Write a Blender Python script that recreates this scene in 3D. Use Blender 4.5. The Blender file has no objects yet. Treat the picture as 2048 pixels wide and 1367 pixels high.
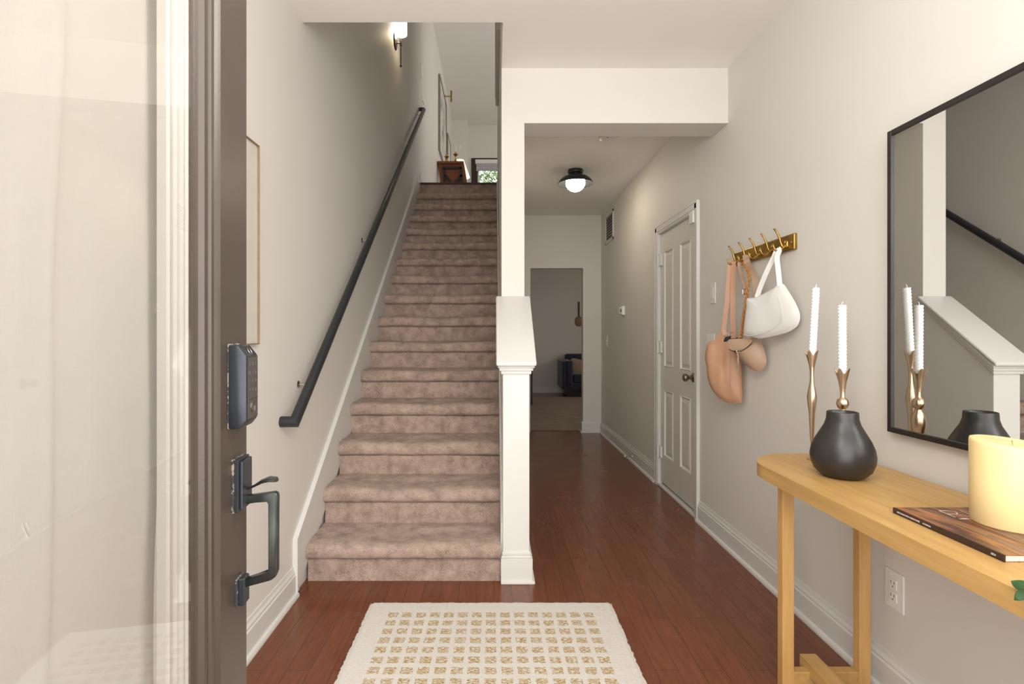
import bpy, bmesh, math, random
from mathutils import Vector, Matrix, noise
random.seed(7)
S = bpy.context.scene
COL = S.collection
# ------------------------------------------------------------------ camera
F, PX, PY, CAMZ = 1060.0, 988.0, 670.0, 1.2
cam_d = bpy.data.cameras.new('camera'); cam = bpy.data.objects.new('camera', cam_d); COL.objects.link(cam)
cam.location = (0, 0, CAMZ); cam.rotation_euler = (math.radians(90), 0, 0)
cam_d.sensor_width = 36; cam_d.sensor_fit = 'HORIZONTAL'; cam_d.lens = F / 2048 * 36
cam_d.shift_x = (1024 - PX) / 2048; cam_d.shift_y = -(683.5 - PY) / 2048
cam_d.clip_start = 0.02; cam_d.clip_end = 200
S.camera = cam
# ------------------------------------------------------------------ colour management, sky, big lights
S.view_settings.view_transform = 'Standard'; S.view_settings.look = 'None'
S.view_settings.gamma = 1; S.view_settings.use_curve_mapping = False
S.view_settings.exposure = 0.97
world = bpy.data.worlds.new('world'); S.world = world; world.use_nodes = True
wn = world.node_tree; bg = wn.nodes['Background']
bg.inputs['Color'].default_value = (1.0, 0.99, 0.97, 1); bg.inputs['Strength'].default_value = 1.75

def area(name, loc, rot, sx, sy, power, color=(1, .97, .93)):
    d = bpy.data.lights.new(name, 'AREA'); d.shape = 'RECTANGLE'; d.size = sx; d.size_y = sy
    d.energy = power; d.color = color
    o = bpy.data.objects.new(name, d); COL.objects.link(o); o.location = loc
    o.rotation_euler = [math.radians(a) for a in rot]; return o

def bulb(name, loc, power, radius=.05, color=(1, .86, .68)):
    d = bpy.data.lights.new(name, 'POINT'); d.energy = power; d.shadow_soft_size = radius; d.color = color
    o = bpy.data.objects.new(name, d); COL.objects.link(o); o.location = loc; return o

area('daylight_front_door', (.25, -.75, 1.75), (90, 0, 0), 2.6, 2.2, 20)
area('upper_floor_fill', (2.9, 8.6, 4.7), (90, 0, 90), 5.0, 1.9, 30, (1, .97, .93))  # added fill lamp inside the closed upper room, no windows on that side
area('far_room_fill', (3.9, 8.6, 1.5), (90, 0, 90), 1.6, 1.4, 10, (1, .93, .82))  # added fill lamp, the far room has no window
bulb('entry_fill_bulb', (.15, .55, 1.98), 15, .25, (1, .97, .93))  # added unseen lamp without a fixture, brightens the entry and its ceiling

# ------------------------------------------------------------------ materials
def nt(name):
    m = bpy.data.materials.new(name); m.use_nodes = True
    return m, m.node_tree.nodes, m.node_tree.links, m.node_tree.nodes['Principled BSDF']

def texco(N, L, scale=(1, 1, 1), rot=(0, 0, 0)):
    t = N.new('ShaderNodeTexCoord'); mp = N.new('ShaderNodeMapping')
    mp.inputs['Scale'].default_value = scale; mp.inputs['Rotation'].default_value = rot
    L.new(t.outputs['Object'], mp.inputs['Vector']); return mp.outputs['Vector']

def noise_n(N, L, vec, scale, detail=3, rough=.5):
    n = N.new('ShaderNodeTexNoise'); n.inputs['Scale'].default_value = scale
    n.inputs['Detail'].default_value = detail; n.inputs['Roughness'].default_value = rough
    L.new(vec, n.inputs['Vector']); return n.outputs['Fac']

def ramp(N, L, fac, stops):
    r = N.new('ShaderNodeValToRGB'); e = r.color_ramp.elements
    while len(e) < len(stops): e.new(.5)
    for i, (p, c) in enumerate(stops): e[i].position = p; e[i].color = (*c, 1)
    L.new(fac, r.inputs['Fac']); return r.outputs['Color']

def bump(N, L, B, h, strength, dist=.01):
    b = N.new('ShaderNodeBump'); b.inputs['Strength'].default_value = strength; b.inputs['Distance'].default_value = dist
    L.new(h, b.inputs['Height']); L.new(b.outputs['Normal'], B.inputs['Normal'])

def mat(name, col, rough=.5, metal=0, var=.04, nscale=8, bstr=0, bscale=200, bdist=.002, scale=(1, 1, 1), coat=0, spec=.5, sheen=0, sss=0):
    m, N, L, B = nt(name)
    v = texco(N, L, scale)
    if var > 0:
        f = noise_n(N, L, v, nscale)
        lo = tuple(max(0, c * (1 - var)) for c in col); hi = tuple(min(1, c * (1 + var)) for c in col)
        L.new(ramp(N, L, f, [(.3, lo), (.7, hi)]), B.inputs['Base Color'])
    else: B.inputs['Base Color'].default_value = (*col, 1)
    B.inputs['Roughness'].default_value = rough; B.inputs['Metallic'].default_value = metal
    B.inputs['Specular IOR Level'].default_value = spec; B.inputs['Coat Weight'].default_value = coat
    if sheen: B.inputs['Sheen Weight'].default_value = sheen
    if sss:
        B.inputs['Subsurface Weight'].default_value = sss; B.inputs['Subsurface Radius'].default_value = (.03, .02, .01)
    if bstr: bump(N, L, B, noise_n(N, L, v, bscale, 2), bstr, bdist)
    return m

def emit(name, col, strength):
    m, N, L, B = nt(name)
    B.inputs['Base Color'].default_value = (*col, 1)
    B.inputs['Emission Color'].default_value = (*col, 1); B.inputs['Emission Strength'].default_value = strength
    return m

M = {}
M['wall'] = mat('wall_paint', (.71, .685, .635), .6, var=.012, nscale=2, bstr=.08, bscale=260, spec=.35)
M['ceil'] = mat('ceiling_paint', (.88, .86, .82), .85, var=.01, nscale=2, bstr=.05, bscale=200, spec=.2)
M['trim'] = mat('trim_paint', (.70, .69, .66), .35, var=.012, nscale=3, bstr=.03, bscale=90)
M['door_paint'] = mat('door_paint', (.70, .675, .62), .4, var=.015, nscale=3, bstr=.05, bscale=120, scale=(1, 1, .1))
M['black_metal'] = mat('black_metal', (.035, .035, .038), .35, .6, var=.2, nscale=30)
M['bronze'] = mat('dark_bronze', (.07, .05, .04), .35, .8, var=.2, nscale=30)
M['brown_paint'] = mat('brown_door_paint', (.066, .051, .039), .36, var=.1, nscale=6, bstr=.12, bscale=260)
M['slate'] = mat('slate_metal', (.040, .045, .055), .32, .4, var=.15, nscale=20, bstr=.04)
M['gunmetal'] = mat('gunmetal_handle', (.06, .065, .06), .3, .7, var=.35, nscale=25)
def worn_mat():
    m, N, L, B = nt('worn_gasket'); f = noise_n(N, L, texco(N, L), 130, 3)
    L.new(ramp(N, L, f, [(.50, (.04, .04, .042)), (.58, (.34, .28, .23))]), B.inputs['Base Color']); B.inputs['Roughness'].default_value = .8; return m
M['worn'] = worn_mat()
M['glossy_black'] = mat('glossy_black_panel', (.055, .045, .042), .22, 0, var=.06, nscale=10)
M['digit'] = mat('keypad_print', (.15, .14, .125), .6, var=0)
M['rail'] = mat('handrail_paint', (.028, .031, .034), .38, .25, var=.1, nscale=10)
M['steel'] = mat('brushed_steel', (.55, .52, .47), .3, 1, var=.1, nscale=40)
M['knob'] = mat('satin_nickel_knob', (.30, .27, .23), .28, 1, var=.1, nscale=40)
M['gold'] = mat('champagne_brass', (.58, .44, .30), .30, 1, var=.08, nscale=30)
M['brass'] = mat('aged_brass', (.44, .28, .075), .32, 1, var=.35, nscale=14)
M['brass_plate'] = mat('tarnished_brass_plate', (.34, .21, .055), .36, 1, var=.5, nscale=9)
M['white_plastic'] = mat('white_plastic', (.80, .79, .76), .4, var=0)
M['dark_plastic'] = mat('dark_slot', (.03, .03, .03), .6, var=0)
M['white_candle'] = mat('white_wax', (.86, .86, .87), .45, var=.01, sss=.15)
M['yellow_wax'] = mat('ivory_yellow_wax', (.84, .66, .33), .42, var=.02, nscale=4, sss=.25)
M['wick'] = mat('wick', (.25, .2, .15), .9, var=0)
M['vase'] = mat('matte_black_ceramic', (.022, .019, .018), .36, var=.2, nscale=12, bstr=.03, bscale=60)
M['mirror'] = mat('mirror_silver', (.80, .805, .79), .0, 1, var=0)
M['white_leather'] = mat('white_leather', (.70, .69, .665), .45, var=.02, bstr=.12, bscale=420)
M['tan_leather'] = mat('tan_leather', (.49, .275, .165), .5, var=.06, nscale=12, bstr=.15, bscale=420)
M['beige_leather'] = mat('beige_leather', (.41, .275, .185), .48, var=.05, nscale=12, bstr=.15, bscale=420)
M['orange_cord'] = mat('orange_braid', (.48, .20, .045), .5, var=.4, nscale=160)
M['navy'] = mat('navy_velvet', (.018, .018, .042), .7, var=.2, nscale=10, sheen=.3)
M['cushion'] = mat('tan_cushion', (.40, .30, .20), .9, var=.12, nscale=80)
M['leaf'] = mat('green_leaf', (.012, .050, .005), .5, var=.3, nscale=40)
M['pine'] = mat('shrub_leaf', (.16, .26, .10), .6, var=.6, nscale=3)
M['red_wood'] = mat('red_console_wood', (.17, .046, .010), .35, var=.4, nscale=7, scale=(6, 1, 1))
M['red_dark'] = mat('dark_cherry_nosing', (.075, .022, .014), .3, var=.2)
M['near_black'] = mat('near_black_wood', (.018, .014, .012), .45, var=.2)
M['white_fabric'] = mat('white_fabric', (.80, .79, .76), .9, var=.02, bstr=.1)
M['grey_fabric'] = mat('grey_blind_fabric', (.44, .43, .46), .9, var=.05)
M['oak_frame'] = mat('thin_wood_frame', (.27, .18, .11), .5, var=.1, nscale=30)
M['pages'] = mat('page_edges', (.60, .54, .49), .85, var=.12, nscale=60, scale=(1, 1, 14))
M['ink_white'] = mat('white_print', (.85, .84, .82), .6, var=0)
M['soil'] = mat('grass_ground', (.10, .16, .05), .9, var=.4)
M['lamp_shade'] = emit('lit_lamp_shade', (1.0, .93, .80), 5.5)
M['lamp_globe'] = emit('lit_glass_globe', (1.0, .88, .70), 24.0)
M['shade_off'] = mat('cream_lamp_shade', (.78, .75, .68), .8, var=.02)
M['shade_glow'] = emit('softly_glowing_shade', (.85, .80, .70), .45)  # faint glow added so the floor lamp shade comes out white

# wood floor: boards running towards the far room
def floor_mat():
    m, N, L, B = nt('cherry_plank_floor')
    v = texco(N, L, (1, 1, 1), (0, 0, math.radians(90)))
    br = N.new('ShaderNodeTexBrick'); L.new(v, br.inputs['Vector'])
    br.inputs['Scale'].default_value = 1; br.inputs['Brick Width'].default_value = .95; br.inputs['Row Height'].default_value = .0825
    br.inputs['Mortar Size'].default_value = .0011; br.inputs['Mortar Smooth'].default_value = .3; br.offset = .37
    br.inputs['Color1'].default_value = (.152, .045, .018, 1); br.inputs['Color2'].default_value = (.182, .058, .024, 1)
    br.inputs['Mortar'].default_value = (.06, .018, .010, 1)
    v2 = texco(N, L, (14, 1.2, 1))
    g = noise_n(N, L, v2, 4.5, 6, .65)
    mx = N.new('ShaderNodeMix'); mx.data_type = 'RGBA'; mx.blend_type = 'MULTIPLY'; mx.inputs['Factor'].default_value = 1
    L.new(br.outputs['Color'], mx.inputs['A']); L.new(ramp(N, L, g, [(.25, (.72, .68, .66)), (.75, (1.24, 1.22, 1.2))]), mx.inputs['B'])
    # short pale scuffs
    v3 = texco(N, L, (60, 6, 1), (0, 0, .25)); s = noise_n(N, L, v3, 2.2, 2, .4)
    sc = ramp(N, L, s, [(.84, (0, 0, 0)), (.87, (1, 1, 1))])
    m2 = N.new('ShaderNodeMix'); m2.data_type = 'RGBA'; L.new(sc, m2.inputs['Factor'])
    L.new(mx.outputs['Result'], m2.inputs['A']); m2.inputs['B'].default_value = (.36, .17, .10, 1)
    L.new(m2.outputs['Result'], B.inputs['Base Color'])
    L.new(ramp(N, L, noise_n(N, L, texco(N, L), 5, 3), [(.2, (.20, .20, .20)), (.8, (.30, .30, .30))]), B.inputs['Roughness'])
    B.inputs['Coat Weight'].default_value = .12; B.inputs['Specular IOR Level'].default_value = .4; B.inputs['Coat Roughness'].default_value = .12
    ad = N.new('ShaderNodeMath'); ad.operation = 'ADD'; L.new(br.outputs['Fac'], ad.inputs[0])
    ml = N.new('ShaderNodeMath'); ml.operation = 'MULTIPLY'; L.new(g, ml.inputs[0]); ml.inputs[1].default_value = -.35; L.new(ml.outputs[0], ad.inputs[1])
    iv = N.new('ShaderNodeMath'); iv.operation = 'MULTIPLY'; iv.inputs[1].default_value = -1; L.new(ad.outputs[0], iv.inputs[0])
    bump(N, L, B, iv.outputs[0], .12, .0015)
    return m
M['floor'] = floor_mat()

def carpet_mat(name, dark, light, bs=.9, fine=520, blot=9):
    m, N, L, B = nt(name)
    v = texco(N, L)
    f1 = noise_n(N, L, v, blot, 4, .6); f2 = noise_n(N, L, v, fine, 1, .5)
    mx = N.new('ShaderNodeMath'); mx.operation = 'MULTIPLY_ADD'; L.new(f2, mx.inputs[0]); mx.inputs[1].default_value = .75
    m3 = N.new('ShaderNodeMath'); m3.operation = 'MULTIPLY'; L.new(f1, m3.inputs[0]); m3.inputs[1].default_value = .55
    L.new(m3.outputs[0], mx.inputs[2])
    L.new(ramp(N, L, mx.outputs[0], [(.47, dark), (.82, light)]), B.inputs['Base Color'])
    B.inputs['Roughness'].default_value = .95; B.inputs['Specular IOR Level'].default_value = .1; B.inputs['Sheen Weight'].default_value = .15
    bump(N, L, B, f2, bs, .006); return m
M['carpet'] = carpet_mat('taupe_stair_carpet', (.25, .170, .130), (.70, .53, .44), fine=420, blot=15)
M['far_carpet'] = carpet_mat('tan_room_carpet', (.22, .15, .11), (.36, .26, .20), .6, 260, 5)

def wood_mat(name, dark, light, rough=.42, scale=(10, 1, 10), ns=3):
    m, N, L, B = nt(name)
    v = texco(N, L, scale); f = noise_n(N, L, v, ns, 6, .62)
    L.new(ramp(N, L, f, [(.25, dark), (.75, light)]), B.inputs['Base Color'])
    B.inputs['Roughness'].default_value = rough; bump(N, L, B, f, .12, .002); return m
M['table'] = wood_mat('honey_oak_top', (.42, .235, .070), (.60, .37, .135), scale=(11, 1.1, 11))
M['table_leg'] = wood_mat('honey_oak_leg', (.50, .27, .085), (.67, .41, .16), scale=(13, 13, 1.1))

def rug_mat():
    m, N, L, B = nt('cream_rug_with_gold_dots')
    t = N.new('ShaderNodeTexCoord'); sp = N.new('ShaderNodeSeparateXYZ'); 
    nz = N.new('ShaderNodeTexNoise'); nz.inputs['Scale'].default_value = 60; L.new(t.outputs['Object'], nz.inputs['Vector'])
    va = N.new('ShaderNodeVectorMath'); va.operation = 'MULTIPLY_ADD'; va.inputs[1].default_value = (.012, .012, 0)
    L.new(nz.outputs['Color'], va.inputs[0]); L.new(t.outputs['Object'], va.inputs[2]); L.new(va.outputs[0], sp.inputs[0])
    def mth(op, a, b=None, c=None):
        n = N.new('ShaderNodeMath'); n.operation = op
        for i, q in enumerate((a, b, c)):
            if q is None: continue
            if isinstance(q, (int, float)): n.inputs[i].default_value = q
            else: L.new(q, n.inputs[i])
        return n.outputs[0]
    # dots: 15 columns .0595 apart centred on x=0 of the rug; rows .0625 apart from y=-.108 (far edge y=0)
    def cell(a, pitch, off, half, lo, hi):
        u = mth('ADD', a, off); u = mth('DIVIDE', u, pitch); fr = mth('FRACT', u); d = mth('ABSOLUTE', mth('SUBTRACT', fr, .5))
        inside = mth('LESS_THAN', d, half); return mth('MULTIPLY', inside, mth('MULTIPLY', mth('GREATER_THAN', a, lo), mth('LESS_THAN', a, hi)))
    cx = cell(sp.outputs[0], .0595, .0595 * 7.5 - .006, .35, -.446 + .006, .446 + .006)
    cy = cell(sp.outputs[1], .0625, .139, .31, -1.46, -.080)
    st = N.new('ShaderNodeTexNoise'); mp = N.new('ShaderNodeMapping'); mp.inputs['Scale'].default_value = (70, 260, 1)
    L.new(t.outputs['Object'], mp.inputs['Vector']); L.new(mp.outputs['Vector'], st.inputs['Vector']); st.inputs['Scale'].default_value = 1
    msk = mth('MULTIPLY', mth('MULTIPLY', cx, cy), mth('GREATER_THAN', st.outputs['Fac'], .47))
    f = noise_n(N, L, t.outputs['Object'], 300, 2)
    base = ramp(N, L, f, [(.3, (.62, .58, .53)), (.7, (.78, .745, .70))])
    gold = ramp(N, L, noise_n(N, L, t.outputs['Object'], 180, 2), [(.3, (.30, .19, .075)), (.7, (.62, .45, .22))])
    mx = N.new('ShaderNodeMix'); mx.data_type = 'RGBA'; L.new(msk, mx.inputs['Factor']); L.new(base, mx.inputs['A']); L.new(gold, mx.inputs['B'])
    L.new(mx.outputs['Result'], B.inputs['Base Color']); B.inputs['Roughness'].default_value = .92; B.inputs['Specular IOR Level'].default_value = .15
    w = N.new('ShaderNodeTexWave'); w.bands_direction = 'Y'; w.inputs['Scale'].default_value = 45; w.inputs['Distortion'].default_value = 1.5
    L.new(t.outputs['Object'], w.inputs['Vector'])
    bump(N, L, B, mth('ADD', mth('MULTIPLY', w.outputs['Fac'], .4), f), .5, .003); return m
M['rug'] = rug_mat()

def glass_mat(name, tint=(.985, .985, .98), boost=1.0):
    m, N, L, B = nt(name); N.remove(B)
    out = N['Material Output']; tr = N.new('ShaderNodeBsdfTransparent'); tr.inputs['Color'].default_value = (*tint, 1)
    gl = N.new('ShaderNodeBsdfGlossy'); gl.inputs['Roughness'].default_value = 0; fr = N.new('ShaderNodeFresnel'); ge = N.new('ShaderNodeNewGeometry')
    io = N.new('ShaderNodeMix'); io.data_type = 'FLOAT'; io.inputs['A'].default_value = 1.5; io.inputs['B'].default_value = 1 / 1.5
    L.new(ge.outputs['Backfacing'], io.inputs['Factor']); L.new(io.outputs['Result'], fr.inputs['IOR'])
    mx = N.new('ShaderNodeMixShader'); L.new(fr.outputs[0], mx.inputs[0]); L.new(tr.outputs[0], mx.inputs[1]); L.new(gl.outputs[0], mx.inputs[2])
    L.new(mx.outputs[0], out.inputs['Surface']); return m
M['glass'] = glass_mat('clear_glass')

def curtain_mat():
    m, N, L, B = nt('cream_linen'); out = N['Material Output']
    v = texco(N, L, (1, 1, 1)); a = noise_n(N, L, texco(N, L, (60, 60, 1400)), 1, 2); b = noise_n(N, L, texco(N, L, (1300, 1300, 30)), 1, 2)
    ad = N.new('ShaderNodeMath'); ad.operation = 'ADD'; L.new(a, ad.inputs[0]); L.new(b, ad.inputs[1])
    c = ramp(N, L, ad.outputs[0], [(.5, (.66, .635, .59)), (1.0, (.71, .685, .64))])
    L.new(c, B.inputs['Base Color']); B.inputs['Roughness'].default_value = .9; B.inputs['Specular IOR Level'].default_value = .1
    bump(N, L, B, ad.outputs[0], .15, .001)
    tl = N.new('ShaderNodeBsdfTranslucent'); L.new(c, tl.inputs['Color'])
    mx = N.new('ShaderNodeMixShader'); mx.inputs[0].default_value = .25; L.new(B.outputs[0], mx.inputs[1]); L.new(tl.outputs[0], mx.inputs[2])
    L.new(mx.outputs[0], out.inputs['Surface']); return m
M['linen'] = curtain_mat()
M['inner'] = mat('cream_vinyl_frame', (.56, .535, .49), .5, var=.02)

def cover_mat():
    m, N, L, B = nt('magazine_cover')
    v = texco(N, L, (16, 2.2, 1), (0, 0, -.25)); f = noise_n(N, L, v, 1.6, 3, .5)
    L.new(ramp(N, L, f, [(.30, (.045, .018, .012)), (.44, (.10, .045, .028)), (.52, (.36, .13, .04)), (.58, (.12, .05, .03)), (.72, (.20, .12, .09))]), B.inputs['Base Color'])
    B.inputs['Roughness'].default_value = .3; return m
M['cover'] = cover_mat()
M['spine'] = mat('magazine_spine', (.035, .018, .016), .35, var=.2)
M['cream_line'] = mat('cream_print_line', (.72, .50, .27), .5, var=0)

def art_mat():
    m, N, L, B = nt('abstract_grey_artwork')
    f = noise_n(N, L, texco(N, L, (1, 2.2, 1.2)), 2.4, 5, .6)
    L.new(ramp(N, L, f, [(.36, (.20, .21, .20)), (.47, (.50, .49, .45)), (.56, (.66, .65, .60)), (.7, (.42, .42, .40))]), B.inputs['Base Color'])
    B.inputs['Roughness'].default_value = .6; return m
M['art'] = art_mat()
M['paper'] = mat('cream_print_paper', (.60, .57, .52), .7, var=.03)

# ------------------------------------------------------------------ geometry helpers (world coordinates)
class G:
    def __init__(s): s.b = bmesh.new()
    def quad(s, pts):
        try: s.b.faces.new([s.b.verts.new(p) for p in pts])
        except ValueError: pass
    def box(s, x0, x1, y0, y1, z0, z1, bev=0, seg=2):
        vs = [s.b.verts.new(p) for p in ((x0,y0,z0),(x1,y0,z0),(x1,y1,z0),(x0,y1,z0),(x0,y0,z1),(x1,y0,z1),(x1,y1,z1),(x0,y1,z1))]
        fs = [s.b.faces.new([vs[i] for i in f]) for f in ((3,2,1,0),(4,5,6,7),(0,1,5,4),(1,2,6,5),(2,3,7,6),(3,0,4,7))]
        if bev:
            es = list({e for f in fs for e in f.edges})
            bmesh.ops.bevel(s.b, geom=es, offset=bev, segments=seg, affect='EDGES', profile=.5)
        return s
    def prism(s, pts, vec, bev=0, seg=2):
        vec = Vector(vec); a = [s.b.verts.new(Vector(p)) for p in pts]; c = [s.b.verts.new(Vector(p) + vec) for p in pts]
        fs = [s.b.faces.new(a), s.b.faces.new(c[::-1])]; n = len(a)
        for i in range(n): fs.append(s.b.faces.new([a[i], c[i], c[(i+1) % n], a[(i+1) % n]]))
        if bev:
            es = list({e for f in fs for e in f.edges})
            bmesh.ops.bevel(s.b, geom=es, offset=bev, segments=seg, affect='EDGES', profile=.5)
        return s
    def lathe(s, prof, c=(0, 0, 0), n=32, mod=None, axis='Z'):
        c = Vector(c); rings = []
        for (r, z) in prof:
            ring = []
            for i in range(n):
                a = 2 * math.pi * i / n; rr, zz = r, z
                if mod: rr, zz = mod(r, z, a)
                p = Vector((rr * math.cos(a), rr * math.sin(a), zz))
                if axis == 'X': p = Vector((p.z, p.x, p.y))
                if axis == 'Y': p = Vector((p.x, p.z, p.y))
                ring.append(s.b.verts.new(c + p))
            rings.append(ring)
        for k in range(len(rings) - 1):
            for i in range(n):
                s.b.faces.new([rings[k][i], rings[k][(i+1) % n], rings[k+1][(i+1) % n], rings[k+1][i]])
        if prof[0][0] > 1e-5: s.b.faces.new(rings[0][::-1])
        if prof[-1][0] > 1e-5: s.b.faces.new(rings[-1])
        return s
    def tube(s, pts, rad, n=14, cap=True, up=None, flat=None):
        pts = [Vector(p) for p in pts]; m = len(pts)
        if not hasattr(rad, '__len__'): rad = [rad] * m
        tang = []
        for i in range(m):
            t = (pts[min(i+1, m-1)] - pts[max(i-1, 0)]); tang.append(t.normalized())
        u = Vector(up) if up else (Vector((0, 0, 1)) if abs(tang[0].z) < .9 else Vector((1, 0, 0)))
        rings = []
        for i in range(m):
            t = tang[i]; u = (u - t * u.dot(t)); u = u.normalized() if u.length > 1e-6 else t.orthogonal().normalized()
            w = t.cross(u); ring = []
            for k in range(n):
                a = 2 * math.pi * k / n + math.pi / n
                if flat: ca, sa = flat
                else: ca, sa = 1, 1
                if n == 4: o = u * (math.copysign(1, math.cos(a)) * rad[i] * ca) + w * (math.copysign(1, math.sin(a)) * rad[i] * sa)
                else: o = u * (math.cos(a) * rad[i] * ca) + w * (math.sin(a) * rad[i] * sa)
                ring.append(s.b.verts.new(pts[i] + o))
            rings.append(ring)
        for i in range(m - 1):
            for k in range(n): s.b.faces.new([rings[i][k], rings[i][(k+1) % n], rings[i+1][(k+1) % n], rings[i+1][k]])
        if cap: s.b.faces.new(rings[0][::-1]); s.b.faces.new(rings[-1])
        return s
    def ball(s, c, r, sc=(1, 1, 1), u=20, v=12):
        mt = Matrix.Translation(c) @ Matrix.Diagonal((r * sc[0], r * sc[1], r * sc[2], 1))
        bmesh.ops.create_uvsphere(s.b, u_segments=u, v_segments=v, radius=1, matrix=mt); return s
    def xf(s, mt): s.b.transform(mt); return s
    def out(s, name, m, parent=None, smooth=False, origin=None, angle=40):
        bmesh.ops.recalc_face_normals(s.b, faces=s.b.faces)
        me = bpy.data.meshes.new(name)
        o = bpy.data.objects.new(name, me); COL.objects.link(o)
        if parent is not None:
            w = WL[parent]; o.parent = parent; s.b.transform(Matrix.Translation(-w)); WL[o] = w
        else:
            org = Vector(origin) if origin is not None else Vector((0, 0, 0))
            s.b.transform(Matrix.Translation(-org)); o.location = org; WL[o] = org
        s.b.to_mesh(me); s.b.free(); me.materials.append(m)
        if smooth:
            for p in me.polygons: p.use_smooth = True
            try: me.set_sharp_from_angle(angle=math.radians(angle))
            except Exception: pass
        return o
WL = {}
def tag(o, label=None, cat=None, group=None, kind=None):
    if label: o['label'] = label
    if cat: o['category'] = cat
    if group: o['group'] = group
    if kind: o['kind'] = kind
    return o
def thing(name, loc, label, cat, group=None, kind=None):
    o = bpy.data.objects.new(name, None); COL.objects.link(o); o.location = loc; o.empty_display_size = .05
    WL[o] = Vector(loc); return tag(o, label, cat, group, kind)
def struct(g, name, m, label, cat='wall', parent=None, smooth=False, origin=None):
    return tag(g.out(name, m, parent, smooth, origin), label, cat, None, 'structure')
def P(px, py, y): return Vector(((px - PX) * y / F, y, CAMZ - (py - PY) * y / F))
def text_geo(body, size, mt, depth=.0003, spacing=1.0):
    cu = bpy.data.curves.new('t', 'FONT'); cu.body = body; cu.size = size; cu.extrude = depth; cu.space_character = spacing; cu.align_x = 'LEFT'
    ob = bpy.data.objects.new('t', cu); COL.objects.link(ob)
    dg = bpy.context.evaluated_depsgraph_get(); me = bpy.data.meshes.new_from_object(ob.evaluated_get(dg))
    me.transform(mt); bpy.data.objects.remove(ob); bpy.data.curves.remove(cu); return me

# ------------------------------------------------------------------ key dimensions
XL, XR = -.925, 1.325          # left and right wall faces
ZC = 2.71                      # entry ceiling
ZH = 2.68                      # hallway ceiling
YW, XI, XO = 3.0, .043, .172   # where the stair wall starts, its two faces
R, T, Y0, NS = .1925, .2643, 2.59, 16
ZU, ZT = 3.08, 5.95            # upper floor, upper ceiling
YF = 6.55                      # far wall of the hallway
YL = Y0 + 15 * T               # landing edge

# ------------------------------------------------------------------ setting
struct(G().box(-1.2, 4.2, -1.6, 11.3, -.12, 0), 'floor', M['floor'], 'glossy cherry red plank floor', 'floor')
struct(G().box(-1.0, 3.6, 6.68, 10.22, 0, .012, .004), 'floor_carpet', M['far_carpet'], 'tan carpet on the floor of the far room', 'carpet')
struct(G().box(XL - .15, XL, .03, 11.85, 0, ZT), 'wall_left', M['wall'], 'pale greige wall along the left of the stairs')
# right wall with the closet door opening
g = G(); D0, D1, DZ = 3.475, 4.262, 2.015
g.box(XR, XR + .15, .03, D0, 0, ZC + .2); g.box(XR, XR + .15, D1, YF + .12, 0, ZC + .2); g.box(XR, XR + .15, D0, D1, DZ, ZC + .2)
g.box(XR + .10, XR + .15, D0, D1, 0, DZ)
struct(g, 'wall_right', M['wall'], 'pale greige wall on the right with the bag hooks')
# entry ceiling, left part stops at the stair opening
g = G(); g.box(XL, XR + .1, .03, 2.56, ZC, ZU - .02); g.box(XI, XR + .1, 2.56, YW, ZC, ZU - .02)
struct(g, 'ceiling_entry', M['ceil'], 'white ceiling over the entry', 'ceiling')
struct(G().box(XO, XR, YW, YW + .2, 2.40, ZC + .2), 'wall_beam', M['wall'], 'dropped beam across the hallway entrance', 'beam')
struct(G().box(XO, XR, YW + .2, YF, ZH, ZU - .02), 'ceiling_hallway', M['ceil'], 'ceiling over the hallway', 'ceiling')
# wall between stairs and hallway
struct(G().box(XI, XO, YW, YF + .11, 0, ZT), 'wall_stairs', M['wall'], 'narrow end of the wall between stairs and hallway')
# far hallway wall with doorway
g = G(); g.box(1.10, XR, YF, YF + .11, 0, ZH); g.box(.45, 1.10, YF, YF + .11, 2.028, ZH); g.box(XO, .45, YF, YF + .11, 0, ZH)
struct(g, 'wall_hallway_end', M['wall'], 'wall at the hallway end with an open doorway')
# far room
struct(G().box(-1.2, 4.2, 11.1, 11.25, 0, ZH), 'wall_far_room', M['wall'], 'grey back wall of the far room')
struct(G().box(-1.2, 4.2, YF + .11, 11.25, ZH, ZU - .02), 'ceiling_far_room', M['ceil'], 'ceiling of the far room', 'ceiling')
struct(G().box(-1.25, -1.2, YF + .11, 11.25, 0, ZH), 'wall_far_room_left', M['wall'], 'left wall of the far room')
struct(G().box(4.2, 4.35, YF, 11.25, 0, ZH), 'wall_far_room_right', M['wall'], 'right wall of the far room')
struct(G().box(XR, 4.2, YF + .0, YF + .11, 0, ZH), 'wall_far_room_front', M['wall'], 'front wall of the far room')
# upper floor
struct(G().box(XL, 4.2, YL + .01, 12.0, ZU - .03, ZU), 'floor_upper', M['floor'], 'wood floor of the upper landing', 'floor')
struct(G().box(XL, 4.2, .03, 12.0, ZT, ZT + .1), 'ceiling_upper', M['ceil'], 'ceiling over the upper floor', 'ceiling')
struct(G().box(XL, -.585, 11.7, 12.15, ZU, ZT), 'wall_upper_jog', M['wall'], 'short wall beside the upper window')
g = G(); WX0, WX1, WZ0, WZ1 = -.37, .75, 3.9, 5.05
g.box(-.585, WX0, 12.0, 12.15, ZU, ZT); g.box(WX1, 4.2, 12.0, 12.15, ZU, ZT); g.box(WX0, WX1, 12.0, 12.15, WZ1, ZT); g.box(WX0, WX1, 12.0, 12.15, ZU, WZ0)
struct(g, 'wall_upper_back', M['wall'], 'back wall of the upper floor with a window')
struct(G().box(4.2, 4.35, -.1, 12.15, ZU - .03, ZT), 'wall_upper_right', M['wall'], 'right wall of the upper floor')
# walls that close off the storey above the entry
struct(G().box(XL, 4.2, -.1, .03, ZC, ZT), 'wall_upper_front', M['wall'], 'front wall of the upper floor')

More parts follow.
